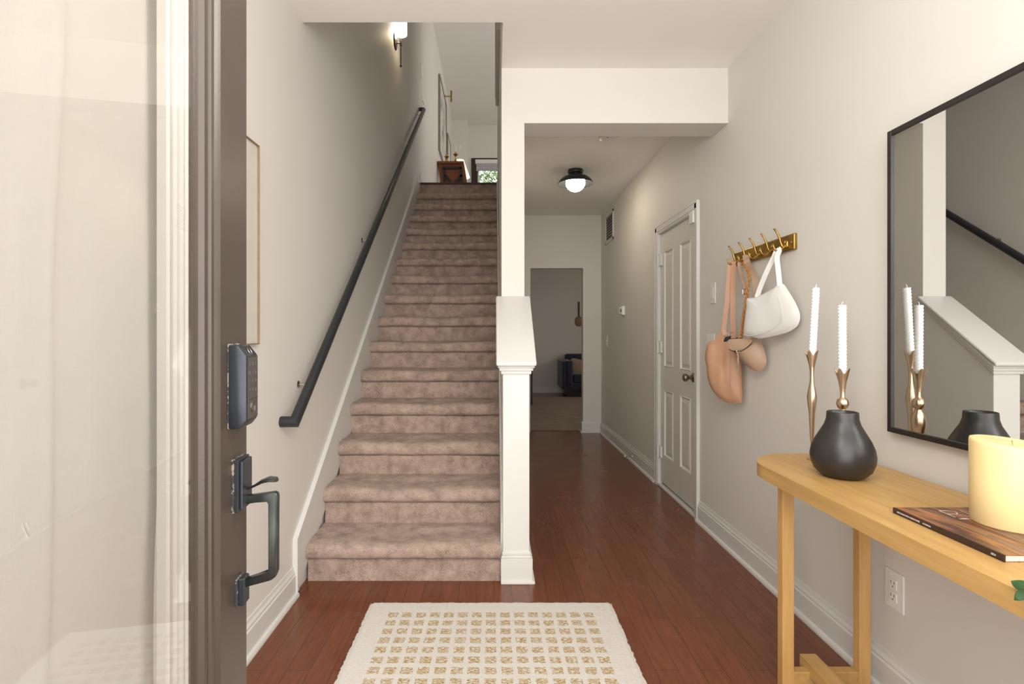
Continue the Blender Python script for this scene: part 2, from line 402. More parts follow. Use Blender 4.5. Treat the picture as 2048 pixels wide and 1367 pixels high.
def profile_run(g, a, b, nrm, prof):
    a, b, nrm = Vector(a), Vector(b), Vector(nrm)
    g.prism([a + nrm * o + Vector((0, 0, z)) for o, z in prof], b - a)
BASE = [(0, 0), (.030, 0), (.030, .008), (.026, .017), (.016, .021), (.015, .098), (.011, .104), (.0115, .112), (.006, .124), (.004, .137), (0, .137)]
def baseboard(name, runs, label):
    g = G()
    for a, b, n in runs: profile_run(g, a, b, n, BASE)
    return struct(g, name, M['trim'], label, 'baseboard')
baseboard('baseboard_right', [((XR, .03, 0), (XR, 3.415, 0), (-1, 0, 0)), ((XR, 4.33, 0), (XR, YF, 0), (-1, 0, 0))], 'white baseboard along the right wall')
baseboard('baseboard_left', [((XL, .03, 0), (XL, 2.44, 0), (1, 0, 0))], 'white baseboard left of the stairs')
baseboard('baseboard_hallway_end', [((XR, YF, 0), (1.085, YF, 0), (0, -1, 0)), ((1.10, YF - .015, 0), (1.10, YF + .12, 0), (-1, 0, 0))], 'white baseboard under the hallway end wall')
baseboard('baseboard_far_room', [((-1.2, 11.1, 0), (4.2, 11.1, 0), (0, -1, 0))], 'white baseboard in the far room')
baseboard('baseboard_hallway_left', [((XO, 3.0, 0), (XO, YF, 0), (1, 0, 0))], 'white baseboard on the hallway side of the stair wall')
baseboard('baseboard_upper', [((XL, YL + .02, ZU), (XL, 11.7, ZU), (1, 0, 0))], 'white baseboard on the upper landing')

# skirt boards beside the stairs
sk = .256
def skirt(name, x0, x1, ya, label, lift=0, cap=True):
    g = G(); zt = ZU + .02; ye = ya + (zt - sk - lift) / .722
    top = [(x0, ya, sk + lift), (x0, ye, zt), (x0, YL + .0, zt) , (x0, YL + .0, ZU - .4), (x0, ya, 0)]
    ye = min(ye, YL); top = [(x0, ya, 0), (x0, ya, sk + lift), (x0, ye, sk + lift + .722 * (ye - ya)), (x0, YL, ZU + .02), (x0, YL, ZU - .5)]
    g.prism(top, (x1 - x0, 0, 0))
    if cap:  # moulded cap strip, up the short end then along the slope
        d = .014; xo = x1 + (.007 if x1 > x0 else -.007)
        g.prism([(x0, ya - .004, .02), (x0, ya - .004, sk + lift + .006), (x0, ya + .02, sk + lift - .004), (x0, ya + .02, .02)], (xo - x0, 0, 0))
        g.prism([(x0, ya - .004, sk + lift + .006), (x0, ye, sk + lift + .722 * (ye - ya) + .010), (x0, ye, sk + lift + .722 * (ye - ya) - .018), (x0, ya + .02, sk + lift - .006)], (xo - x0, 0, 0))
    return struct(g, name, M['trim'], label, 'trim')
skirt('trim_stairs_left', XL, XL + .015, 2.44, 'white skirt board climbing the left wall beside the carpeted stairs')
skirt('trim_stairs_right', XI, XI - .010, 2.60, 'white skirt board on the right of the carpeted stairs', lift=.02, cap=False)

# ------------------------------------------------------------------ staircase
st = thing('staircase', (-.43, Y0, 0), 'straight flight of stairs covered in taupe carpet, climbing beside the left wall', 'stairs')
xa, xb = XL + .0155, XI - .0105
nose = [(0, 0), (0, .106), (.009, .111), (.009, .116), (-.016, .1155), (-.028, .123), (-.034, .138), (-.035, .160), (-.028, .178), (-.012, .1895), (.02, .1925), (T * .5, .1915)]
def step_mesh(k):
    g = G(); zb = (k - 1) * R; yb = Y0 + (k - 1) * T; nx = 40; a, b = xa, xb
    if k == 1: b = xb
    prof = [(yb + (o if True else 0), zb + z) for o, z in nose] + [(yb + T + .002, zb + .1925)]
    # finer samples along the profile
    fine = []
    for i in range(len(prof) - 1):
        (y1, z1), (y2, z2) = prof[i], prof[i+1]; n = max(1, int(math.hypot(y2 - y1, z2 - z1) / .02))
        for j in range(n): fine.append((y1 + (y2 - y1) * j / n, z1 + (z2 - z1) * j / n))
    fine.append(prof[-1]); grid = []
    for i in range(nx + 1):
        x = a + (b - a) * i / nx; row = []; mid = math.exp(-((x - (a + b) / 2) / .26) ** 2)
        for (y, z) in fine:
            w = noise.noise(Vector((x * 9, y * 9, z * 9))) * .0035 + noise.noise(Vector((x * 45, y * 45, z * 45))) * .0014
            sag = -.009 * mid if (z - zb > .17) and y < yb + T * .6 else 0
            e = .004 if i in (0, nx) else 0
            row.append(g.b.verts.new((x, y - w + (e * .0), z + w + sag - (e if z - zb > .17 and y < yb + .05 else 0))))
        grid.append(row)
    for i in range(nx):
        for j in range(len(fine) - 1): g.b.faces.new([grid[i][j], grid[i+1][j], grid[i+1][j+1], grid[i][j+1]])
    # closed ends and back
    for i in (0, nx):
        c = g.b.verts.new((a if i == 0 else b, yb + T, zb)); g.b.faces.new([v for v in grid[i]] + [c])
    return g
for k in range(1, 16):
    o = step_mesh(k).out('step', M['carpet'], st, True, angle=60)
g = G(); g.box(xa, xb, YL, YL + .02, ZU - R, ZU - .019)
g.out('top_riser', M['carpet'], st)
G().box(xa, xb, YL - .03, YL + .06, ZU - .019, ZU + .001, .005).out('landing_nosing', M['red_dark'], st)

# ------------------------------------------------------------------ sloped half wall (newel) at the foot of the stairs
hw = thing('half_wall', (.1075, 2.75, 0), 'white sloped half wall with moulded cap at the foot of the stairs', 'half wall')
sl = .754
def ztop(y): return 1.069 + (y - 2.53) * sl
yb0 = 2.575
G().prism([(XI, yb0, 0), (XI, YW, 0), (XI, YW, ztop(YW) - .03), (XI, yb0, ztop(yb0) - .03)], (XO - XI, 0, 0), .002, 1).out('body', M['trim'], hw)
def sloped(x0, x1, y0, y1, dz0, dz1): # slab parallel to the slope between two vertical offsets
    return [(x0, y0, ztop(y0) + dz0), (x0, y1, ztop(y1) + dz0), (x0, y1, ztop(y1) + dz1), (x0, y0, ztop(y0) + dz1)], (x1 - x0, 0, 0)
g = G(); p, v = sloped(XI - .032, XO + .032, 2.53, YW - .0005, -.022, 0); p[0] = (p[0][0], 2.532, ztop(2.53) - .018); g.prism(p, v, .006, 3)
g.out('cap', M['trim'], hw, True)
g = G()
for dx, z0, z1 in ((.024, -.034, -.022), (.017, -.048, -.034), (.009, -.064, -.048)):
    yy = yb0 - dx; p, v = sloped(XI - dx, XO + dx, yy, YW - .0005, z0, z1)
    zf = ztop(2.53); p[0] = (p[0][0], yy, zf + z0 + .006); p[3] = (p[3][0], yy, zf + z1 + .012); g.prism(p, v, .0025, 2)
g.out('crown_moulding', M['trim'], hw, True)
g = G()
g.box(XI - .010, XO + .015, yb0 - .015, YW, 0, .12, .002, 1); g.box(XI - .008, XO + .010, yb0 - .010, YW, .12, .132, .003)
g.box(XI - .004, XO + .006, yb0 - .006, YW, .132, .150, .003); g.box(XI - .0104, XO + .026, yb0 - .026, YW, 0, .014, .004)
g.out('base_moulding', M['trim'], hw, True)

# ------------------------------------------------------------------ handrail
hr = thing('handrail', (XL, 2.3, .8), 'dark grey round handrail fixed to the left wall above the stairs', 'handrail')
xr = XL + .06; rr = .0235
a, b = Vector((xr, 2.30, .825)), Vector((xr, 6.55, 3.99))
def mitre_rail():
    g = G(); n = 24
    d = (b - a).normalized(); e = Vector((-1, 0, 0))
    def ring(c, nr, ax):   # circle round axis ax through c, cut by plane with normal nr
        u = ax.orthogonal().normalized(); w = ax.cross(u); vs = []
        for k in range(n):
            q = c + (u * math.cos(2 * math.pi * k / n) + w * math.sin(2 * math.pi * k / n)) * rr
            t = -(q - c).dot(nr) / ax.dot(nr); vs.append(q + ax * t)
        return vs
    r1 = ring(a, (e - d).normalized(), d); r2 = ring(b, (d - e).normalized(), d)
    def proj(rg, x): return [Vector((x, q.y, q.z)) for q in rg]
    rings = [proj(r1, XL + .0), r1, r2, proj(r2, XL + .0)]
    V = [[g.b.verts.new(q) for q in rg] for rg in rings]
    for i in range(3):
        for k in range(n): g.b.faces.new([V[i][k], V[i][(k+1) % n], V[i+1][(k+1) % n], V[i+1][k]])
    g.b.faces.new(V[0][::-1]); g.b.faces.new(V[3]); return g
mitre_rail().out('rail', M['rail'], hr, True, angle=35)
for yb_ in (2.50, 3.70, 5.35, 6.35):
    zr = .825 + (yb_ - 2.3) * (3.99 - .825) / 4.25
    g = G(); g.lathe([(.0, .0), (.017, .0), (.017, .003), (.010, .008), (0, .009)], (XL, yb_, zr - .005), 16, axis='X')
    g.tube([(XL + .004, yb_, zr - .005), (XL + .03, yb_, zr - .008), (XL + .046, yb_, zr - .02), (XL + .055, yb_, zr - .028)], .005, 10)
    g.box(XL + .042, XL + .072, yb_ - .012, yb_ + .012, zr - .034, zr - .028)
    g.out('bracket', M['steel'], hr, True)

# ------------------------------------------------------------------ closet door and casing
dr = thing('door_1', (XR, D0, 0), 'white four panel closet door in the right wall', 'door', None, 'structure')
leaf = G(); lx = XR + .012; y0, y1, z0, z1 = 3.484, 4.253, .035, 2.003
rect = [(3.598, 3.812), (3.95, 4.165)]; rz = [(.25, .775), (.95, 1.86)]
ys = [y0, rect[0][0], rect[0][1], rect[1][0], rect[1][1], y1]; zs = [z0, rz[0][0], rz[0][1], rz[1][0], rz[1][1], z1]
for i in range(5):
    for j in range(5):
        if i in (1, 3) and j in (1, 3): continue
        leaf.quad([(lx, ys[i], zs[j]), (lx, ys[i+1], zs[j]), (lx, ys[i+1], zs[j+1]), (lx, ys[i], zs[j+1])])
leaf.box(lx + .012, lx + .036, y0, y1, z0, z1)
for (ya, yb_) in rect:
    for (za, zb) in rz:
        rings = []
        for (ins, dep) in ((0, 0), (.004, .003), (.010, -.003), (.016, .009), (.024, .010), (.048, .002), (.05, .002)):
            rings.append([(lx + dep, ya + ins, za + ins), (lx + dep, yb_ - ins, za + ins), (lx + dep, yb_ - ins, zb - ins), (lx + dep, ya + ins, zb - ins)])
        for k in range(len(rings) - 1):
            for q in range(4): leaf.quad([rings[k][q], rings[k][(q+1) % 4], rings[k+1][(q+1) % 4], rings[k+1][q]])
        leaf.quad(rings[-1])
bmesh.ops.remove_doubles(leaf.b, verts=leaf.b.verts, dist=.0001)
leaf.out('door_leaf', M['door_paint'], dr)
g = G()
CP = [(0, 0), (-.010, 0), (-.013, .012), (-.017, .018), (-.017, .050), (-.020, .056), (-.020, .066), (0, .066)]
def casing_v(yin, sgn): g.prism([(XR + o, yin + sgn * w, 0) for o, w in CP], (0, 0, 2.0705))
casing_v(D0 + .006, -1); casing_v(D1 - .006, 1)
g.prism([(XR + o, D0 - .055, DZ - .006 + w) for o, w in CP], (0, D1 - D0 + .11, 0))
g.box(XR + .0, XR + .05, D0, D0 + .008, 0, DZ); g.box(XR + .0, XR + .05, D1 - .008, D1, 0, DZ); g.box(XR, XR + .05, D0, D1, DZ - .010, DZ)
g.out('door_casing', M['trim'], dr)
G().box(XR - .012, XR + .10, D0, D1, 0, .018, .003).out('threshold', M['trim'], dr)
for zc in (.27, 1.105, 1.80):
    g = G(); g.lathe([(0, -.045), (.006, -.045), (.006, .045), (0, .045)], (XR - .001, D1 - .010, zc), 12)
    g.box(XR - .002, XR + .013, D1 - .048, D1 - .012, zc - .044, zc + .044); g.box(XR - .0175, XR - .0, D1 - .010, D1 + .004, zc - .044, zc + .044)
    for s_ in (-.05, .05): g.ball((XR - .001, D1 - .010, zc + s_), .007, (1, 1, .6), 10, 6)
    g.out('hinge', M['trim'], dr, True)
g = G(); kc = (lx, 3.545, .918)
g.lathe([(0, 0), (.032, 0), (.033, -.004), (.028, -.010), (.014, -.014), (.012, -.034), (.018, -.040), (.026, -.048), (.028, -.058), (.025, -.068), (.014, -.074), (0, -.075)], kc, 28, axis='X')
tag(g.out('door_knob', M['knob'], dr, True), 'satin nickel round door knob')
tag(G().box(XR - .030, XR - .018, D0 - .02, D0 + .05, 1.935, 2.015, .003).out('door_sensor', M['white_plastic'], dr), 'small white plastic alarm sensor')

# door stop on the baseboard
ds = thing('door_stop', (XR - .015, 5.02, .055), 'small spring door stop sticking out of the hallway baseboard', 'door stop')
g = G(); g.lathe([(0, 0), (.011, 0), (.010, -.006), (.005, -.010)], (XR - .015, 5.02, .055), 14, axis='X')
pts = [(XR - .022 - .06 * t / 120, 5.02 + .005 * math.cos(t * .9), .055 + .005 * math.sin(t * .9)) for t in range(121)]
g.tube(pts, .0012, 6); g.out('spring', M['steel'], ds, True)
G().lathe([(0, -.066), (.007, -.066), (.008, -.074), (0, -.080)], (XR - .015, 5.02, .055), 12, axis='X').out('tip', M['white_plastic'], ds, True)

# ------------------------------------------------------------------ wall plates
def plate_x(name, x, y, z, wy, hz, sgn, label, cat, kind='rocker', gangs=1, group=None):
    t = thing(name, (x, y, z - hz / 2), label, cat, group)
    x1 = x + sgn * .006
    G().box(min(x, x1), max(x, x1), y - wy / 2, y + wy / 2, z - hz / 2, z + hz / 2, .0025).out('plate', M['white_plastic'], t)
    x2 = x + sgn * .009
    for gi in range(gangs):
        yy = y + (gi - (gangs - 1) / 2) * .046
        if kind == 'rocker':
            G().box(min(x1, x2), max(x1, x2), yy - .0165, yy + .0165, z - .033, z + .033, .002).out('rocker', M['white_plastic'], t)
        if kind == 'toggle':
            G().box(min(x1, x1 + sgn * .012), max(x1, x1 + sgn * .012), yy - .005, yy + .005, z - .005, z + .012, .001).out('toggle', M['white_plastic'], t)
    return t
plate_x('light_switch', XR, 3.2, 1.454, .072, .125, -1, 'white rocker light switch between the closet door and the brass hooks', 'light switch')
plate_x('light_switch', XR, 3.235, 1.15, .118, .118, -1, 'white light switch partly hidden behind the tan bucket bag', 'light switch', 'rocker', 2)
plate_x('light_switch', XR, 6.2, 1.13, .072, .118, -1, 'small white switch near the far end of the hallway wall', 'light switch', 'toggle')
plate_x('light_switch', XL, 6.86, 4.20, .16, .12, 1, 'white switch plate with toggles on the left wall just above the top of the handrail', 'light switch', 'toggle', 3)
plate_x('thermostat', XL, 6.72, 4.55, .11, .15, 1, 'white wall thermostat above the switches at the top of the stairs', 'thermostat', 'blank')
# outlet under the console table
t = thing('power_outlet', (XR, 1.749, .30), 'white double power outlet on the wall under the console table', 'outlet')
G().box(XR - .006, XR, 1.708, 1.790, .297, .422, .0025).out('plate', M['white_plastic'], t)
for zc in (.3385, .3805):
    r_ = G().box(XR - .010, XR - .006, 1.749 - .016, 1.749 + .016, zc - .0165, zc + .0165, .0015).out('socket', M['white_plastic'], t)
    g = G()
    for dy in (-.0065, .0065): g.box(XR - .0104, XR - .0099, 1.749 + dy - .001, 1.749 + dy + .001, zc + .000, zc + .009)
    g.lathe([(0, -.0104), (.0025, -.0104), (.0025, -.0099), (0, -.0099)], (XR, 1.749, zc - .009), 10, axis='X')
    g.out('slot', M['dark_plastic'], r_)
# hallway thermostat
t = thing('thermostat', (XR, 5.4, 1.40), 'small white thermostat sticking out of the hallway wall beyond the closet door', 'thermostat')
G().box(XR - .030, XR, 5.36, 5.45, 1.405, 1.495, .004).out('body', M['white_plastic'], t)
G().box(XR - .048, XR - .030, 5.375, 5.435, 1.42, 1.48, .003).out('face', M['white_plastic'], t)
G().box(XR - .045, XR - .034, 5.3735, 5.376, 1.43, 1.47).out('screen', M['dark_plastic'], t)
# air vent
t = thing('air_vent', (XR, 6.06, 2.26), 'white slatted air return vent high on the hallway wall', 'air vent')
g = G(); vy0, vy1, vz0, vz1 = 5.86, 6.27, 2.265, 2.60
for bx in ((vy0, vy0 + .03, vz0, vz1), (vy1 - .03, vy1, vz0, vz1), (vy0, vy1, vz0, vz0 + .03), (vy0, vy1, vz1 - .03, vz1)): g.box(XR - .012, XR, *bx, .002, 1)
g.out('frame', M['trim'], t)
G().box(XR - .002, XR, vy0 + .03, vy1 - .03, vz0 + .03, vz1 - .03).out('backing', M['near_black'], t)
for i in range(9):
    z = vz0 + .045 + i * .031
    G().prism([(XR - .002, vy0 + .03, z), (XR - .010, vy0 + .03, z - .010), (XR - .011, vy0 + .03, z - .008), (XR - .003, vy0 + .03, z + .003)], (0, vy1 - vy0 - .06, 0)).out('slat', M['trim'], t)

# ------------------------------------------------------------------ lamps and ceiling things
cl = thing('ceiling_light', (.73, 4.75, ZH), 'black flush mount ceiling light with glowing globe in the hallway', 'ceiling light')
c = (.73, 4.75, ZH)
G().lathe([(0, 0), (.066, 0), (.068, -.006), (.066, -.028), (.060, -.034), (.045, -.036), (.040, -.05), (0, -.05)], c, 40).out('canopy', M['black_metal'], cl, True)
G().lathe([(.045, -.045), (.075, -.052), (.110, -.068), (.140, -.092), (.157, -.122), (.158, -.127), (.154, -.124), (.137, -.096), (.108, -.074), (.074, -.058), (.045, -.052)], c, 48).out('shade', M['black_metal'], cl, True)
G().ball((.73, 4.75, ZH - .115), .086, (1, 1, .92), 32, 20).out('globe', M['lamp_globe'], cl, True)
sd = thing('smoke_detector', (.845, 3.92, ZH), 'round white smoke detector on the hallway ceiling just past the beam', 'smoke detector')
G().lathe([(0, 0), (.068, 0), (.069, -.012), (.064, -.028), (.050, -.036), (0, -.038)], (.845, 3.92, ZH), 36).out('housing', M['white_plastic'], sd, True)
G().ball((.83, 3.87, ZH - .036), .005, (1, 1, .5), 8, 6).out('indicator', M['dark_plastic'], sd)

ws = thing('wall_sconce', (XL, 4.95, 3.94), 'lit wall sconce with white cylinder shade and dark rod on the left stair wall', 'wall lamp')
sx, sy = -.870, 4.95
G().lathe([(0, 0), (.074, 0), (.076, .004), (.070, .012), (.02, .016), (0, .016)], (XL, sy, 3.942), 32, axis='X').out('backplate', M['bronze'], ws, True)
g = G(); g.tube([(XL + .014, sy, 3.925), (sx, sy, 3.925)], .006, 10); g.tube([(sx, sy, 3.90), (sx, sy, 3.955)], .010, 12)
g.out('arm', M['bronze'], ws, True)
g = G(); g.tube([(sx, sy, 3.715), (sx, sy, 3.90)], .005, 10); g.ball((sx, sy, 3.712), .011, (1, 1, 1), 12, 8); g.tube([(sx, sy, 3.955), (sx, sy, 4.05)], .004, 10)
g.out('rod', M['bronze'], ws, True)
G().lathe([(.054, 4.005), (.056, 4.005), (.056, 4.19), (.054, 4.19), (.054, 4.005)], (sx, sy, 0), 32).out('shade', M['lamp_shade'], ws, True)
bulb('stair_sconce_bulb', (sx + .0, sy, 4.10), 6.0, .03)

# upper T shaped sconce by the painting
ts = thing('wall_sconce', (XL, 10.0, 5.66), 'slim T shaped brass tube sconce beside the upstairs painting', 'wall lamp')
G().tube([(XL, 10.0, 5.705), (-.807, 10.0, 5.705)], .010, 10).out('arm', M['brass'], ts, True)
G().tube([(-.807, 10.0, 5.60), (-.807, 10.0, 5.81)], .016, 14).out('tube', M['brass_plate'], ts, True)
G().lathe([(0, 0), (.03, 0), (.028, .01), (0, .012)], (XL, 10.0, 5.705), 16, axis='X').out('backplate', M['brass'], ts, True)

# ------------------------------------------------------------------ pictures
def frame_x(name, x, sgn, y0, y1, z0, z1, fw, dep, fm, im, label, cat):
    t = thing(name, (x, (y0 + y1) / 2, z0), label, cat); g = G(); xa_, xb_ = sorted((x, x + sgn * dep))
    for bx in ((y0, y0 + fw, z0, z1), (y1 - fw, y1, z0, z1), (y0 + fw, y1 - fw, z0, z0 + fw), (y0 + fw, y1 - fw, z1 - fw, z1)): g.box(xa_, xb_, *bx, .001, 1)
    g.out('frame', fm, t); xc, xd = sorted((x, x + sgn * dep * .6))
    G().box(xc, xd, y0 + fw, y1 - fw, z0 + fw, z1 - fw).out('artwork', im, t); return t
frame_x('picture_frame', XL, 1, 1.25, 2.045, 1.165, 1.93, .0045, .022, M['oak_frame'], M['paper'], 'thin wood framed pale picture on the left wall, mostly behind the open front door', 'picture')
frame_x('picture_frame', XL, 1, 8.78, 10.0, 4.27, 5.53, .018, .035, M['knob'], M['art'], 'tall framed grey abstract painting upstairs above the console table', 'picture')
frame_x('picture_frame', XL, 1, 10.35, 11.0, 4.25, 5.15, .015, .03, M['knob'], M['paper'], 'narrow framed picture upstairs, further along than the painting', 'picture')
t = thing('picture_frame', (XI, 4.0, 3.4), 'light grey frame seen edge on at the top right of the stairwell', 'picture')
G().box(XI - .028, XI, 3.75, 5.0, 3.36, 4.30, .004).out('frame', M['trim'], t)
G().box(XI - .033, XI - .028, 3.80, 4.95, 3.41, 4.25).out('artwork', M['paper'], t)

# oval plate on upper wall
tag(G().lathe([(0, 0), (.03, 0), (.033, -.008), (0, -.01)], (-.74, 11.7, 5.35), 24, axis='Y', mod=lambda r, z, a: (r * (1 + .35 * abs(math.sin(a)) ** 2), z)).out('door_chime', M['white_plastic'], None, True), 'small white oval device on the upstairs wall left of the window', 'wall device')

# ------------------------------------------------------------------ upstairs console, candlesticks, lamp, window
cs = thing('console_table', (-.7, 9.2, ZU), 'reddish brown wooden console table on the upper landing against the left wall', 'table')
zt_ = 4.015; ya_ = 8.6
G().box(-.921, -.49, ya_ - .03, 9.9, zt_ - .035, zt_, .004).out('table_top', M['red_wood'], cs)
def slant(x_top, x_bot, w, y, d, z_a, z_b): return [(x_top, y, z_b), (x_top + w, y, z_b), (x_bot + w, y, z_a), (x_bot, y, z_a)], (0, d, 0)
for yy in (ya_, 9.8):
    for xt in (-.90, -.545):
        p, v = slant(xt, xt + .10 if xt < -.8 else xt + .10, .055, yy, .06, ZU, zt_ - .035); 
        if xt > -.8: p[2] = (-.36, yy, ZU); p[3] = (-.43, yy, ZU)
        else: p[2] = (-.76, yy, ZU); p[3] = (-.82, yy, ZU)
        G().prism(p, v).out('leg', M['red_wood'], cs)
    G().prism([(-.86, yy + .02, zt_ - .035), (-.53, yy + .02, zt_ - .035), (-.50, yy + .02, 3.74), (-.655, yy + .02, 3.60), (-.83, yy + .02, 3.74)], (0, .03, 0)).out('end_panel', M['red_wood'], cs)
    g = G()
    for (p1, p2) in (((-.83, 3.915), (-.52, 3.915)), ((-.815, 3.915), (-.80, 3.56)), ((-.545, 3.915), (-.51, 3.56)), ((-.80, 3.80), (-.655, 3.645)), ((-.52, 3.80), (-.655, 3.645)), ((-.79, 3.60), (-.52, 3.60))):
        g.tube([(p1[0], yy + .01, p1[1]), (p2[0], yy + .01, p2[1])], .02, 4, up=(0, 1, 0))
    g.out('brace', M['near_black'], cs)
def candlestick_small(x, y, h, label):
    t = thing('candlestick', (x, y, zt_), label, 'candlestick', None)
    G().lathe([(0, 0), (.042, 0), (.040, .012), (.024, .03), (.014, .06), (.020, .09), (.011, .13), (.011, h - .05), (.018, h - .04), (.040, h - .012), (.042, h - .008), (.018, h - .004), (.015, h + .03), (0, h + .03)], (x, y, zt_), 20).out('stem', M['brass'], t, True)
    return t
candlestick_small(-.785, 8.78, .15, 'shorter brass candlestick on the left end of the upstairs console')
t = candlestick_small(-.64, 8.85, .21, 'taller brass candlestick on the upstairs console holding a thin pale candle')
tag(G().lathe([(0, 0), (.008, 0), (.006, .13), (0, .132)], (-.64, 8.85, zt_ + .24), 10).out('taper_candle', M['shade_off'], None, True), 'thin pale taper candle in the taller upstairs brass candlestick', 'candle')
tag(G().lathe([(0, .0), (.025, .0), (.05, .012), (.068, .035), (.066, .036), (.046, .018), (0, .012)], (-.66, 9.02, zt_), 20).out('bowl', M['near_black'], None, True), 'dark bowl behind the candlesticks on the upstairs console', 'bowl')
fl = thing('floor_lamp', (-.66, 10.3, ZU), 'floor lamp with a white cone shade behind the upstairs console', 'lamp')
G().lathe([(0, 0), (.13, 0), (.13, .015), (.02, .03), (0, .03)], (-.66, 10.3, ZU), 24).out('base', M['bronze'], fl, True)
G().tube([(-.66, 10.3, ZU + .02), (-.66, 10.3, 4.5)], .012, 10).out('pole', M['bronze'], fl, True)
G().lathe([(.19, 4.27), (.192, 4.27), (.075, 4.60), (.073, 4.60), (.19, 4.27)], (-.66, 10.3, 0), 32).out('shade', M['shade_glow'], fl, True)

w = thing('window_1', (-.5, 12.0, ZU), 'dark framed upstairs window with a white blind', 'window', None, 'structure')
g = G(); g.box(WX0 - .14, WX0, 11.97, 12.06, WZ0 - .1, 5.20); g.box(WX1, WX1 + .14, 11.97, 12.06, WZ0 - .1, 5.20); g.box(WX0, WX1, 11.97, 12.06, WZ1 - .0, 5.20); g.box(WX0, WX1, 11.97, 12.06, WZ0 - .1, WZ0)
g.out('window_frame', M['bronze'], w)
g = G(); g.box(WX0, WX0 + .03, 12.02, 12.05, WZ0, WZ1); g.box(WX1 - .03, WX1, 12.02, 12.05, WZ0, WZ1); g.box(WX0, WX1, 12.02, 12.05, WZ0, WZ0 + .04); g.out('sash', M['white_plastic'], w)
G().box(WX0, WX1, 12.035, 12.04, WZ0, WZ1).out('pane', M['glass'], w)
bl = thing('window_blind', (.1, 11.95, 4.9), 'half raised grey and white fabric blind at the top of the upstairs window', 'blind')
G().box(WX0 - .05, WX1, 11.91, 11.965, 5.06, 5.15, .004).out('headrail', M['white_fabric'], bl)
g = G()
for i in range(5): g.box(WX0 - .03, WX1, 11.93 - .006 * (i % 2), 11.955, 4.90 + i * .032, 4.932 + i * .032, .003)
g.out('fabric', M['grey_fabric'], bl)
# shrub outside the upper window
tr = thing('tree', (.2, 14.2, 2.0), 'leafy green tree outside the upstairs window', 'tree')
g = G(); random.seed(3)
for i in range(6500):
    c = Vector((random.uniform(-1.1, 1.3), 14.2 + random.gauss(0, .45), random.uniform(4.3, 6.2))); r_ = random.uniform(.03, .07)
    q = Matrix.Rotation(random.uniform(0, 6.28), 3, Vector((random.random() - .5, random.random() - .5, random.random() - .5)).normalized())
    g.quad([c + q @ Vector(v_) * r_ for v_ in ((-1, 0, 0), (0, -.45, .1), (1, 0, 0), (0, .45, .1))])
g.out('foliage', M['pine'], tr)
G().tube([(.2, 14.2, 2.0), (.25, 14.25, 3.4), (.15, 14.3, 5.0)], [.09, .07, .03], 10).out('trunk', M['near_black'], tr, True)
struct(G().box(-6, 8, 12.6, 24, 1.8, 2.0), 'ground_outside', M['soil'], 'ground outside the upstairs window', 'ground')

# ------------------------------------------------------------------ far room furniture
so = thing('sofa', (2.3, 10.65, 0), 'dark navy blue sofa against the back wall of the far room', 'sofa')
sx0 = 1.32
G().prism([(sx0, 10.22, .17), (sx0, 11.0, .17), (sx0, 11.0, .70), (sx0, 10.22, .70)], (.075, 0, 0), .02, 3).out('arm_panel', M['navy'], so, True)
G().box(sx0 + .075, sx0 + .20, 10.20, 11.0, .22, .71, .035, 4).out('arm', M['navy'], so, True)
G().box(sx0 + .04, 3.3, 10.24, 11.02, .13, .27, .015).out('seat_frame', M['navy'], so, True)
G().box(sx0 + .20, 2.4, 10.23, 10.95, .27, .45, .04, 4).out('seat_cushion', M['navy'], so, True)
G().box(2.4, 3.3, 10.23, 10.95, .27, .45, .04, 4).out('seat_cushion', M['navy'], so, True)
G().box(sx0 + .14, 3.3, 10.85, 11.06, .27, .82, .05, 4).out('back', M['navy'], so, True)
G().box(sx0 + .12, 3.2, 10.3, 10.95, .0, .13).out('plinth', M['near_black'], so)
G().box(3.3, 3.42, 10.20, 11.0, .17, .71, .03, 3).out('arm', M['navy'], so, True)
def inflate(g, outline, T_, plane, cu=0.0, rings=7, fold=None, smooth=5, center=None, sharp=.5):
    """soft bag from a closed outline given in (u, z), thickness T_, mapped by plane(u, z, d)"""
    n = len(outline); sm = []
    for i in range(n):     # Catmull-Rom resample
        p0, p1, p2, p3 = [Vector(outline[(i + k) % n]) for k in (-1, 0, 1, 2)]
        for j in range(6):
            t = j / 6; sm.append(.5 * ((2 * p1) + (p2 - p0) * t + (2 * p0 - 5 * p1 + 4 * p2 - p3) * t * t + (3 * p1 - p0 - 3 * p2 + p3) * t ** 3))
    cxy = Vector(center) if center else sum(sm, Vector((0, 0))) / len(sm); m = len(sm); inner = []
    for sd in (1, -1):
        prev = None
        for k in range(rings + 1):
            s = k / rings; d = T_ * (math.sin(s * math.pi / 2)) ** sharp if k else 0
            row = []
            for p in sm:
                q = p.lerp(cxy, s * .999 if k < rings else 1.0)
                ff = fold(q.x, q.y) * s * (1 if sd > 0 else .2) if fold else 0
                row.append(g.b.verts.new(plane(q.x, q.y, sd * d + ff)))
            if prev:
                for i in range(m): g.b.faces.new([prev[i], prev[(i+1) % m], row[(i+1) % m], row[i]])
            if k > 0: inner += row
            prev = row
    bmesh.ops.remove_doubles(g.b, verts=g.b.verts, dist=.0006)
    inner = [v for v in inner if v.is_valid]
    for _ in range(smooth): bmesh.ops.smooth_vert(g.b, verts=inner, factor=.5, use_axis_x=True, use_axis_y=True, use_axis_z=True)
    bmesh.ops.remove_doubles(g.b, verts=g.b.verts, dist=.0002)
    return g
g = G(); inflate(g, [(1.60, .46), (1.57, .72), (1.80, .70), (2.02, .72), (2.0, .46), (1.8, .44)], .06, lambda u, z, d: Vector((u, 10.70 - d + (z - .46) * .30, z)), sharp=.6)
tag(g.out('cushion', M['cushion'], None, True), 'tan throw cushion leaning on the navy sofa', 'cushion')
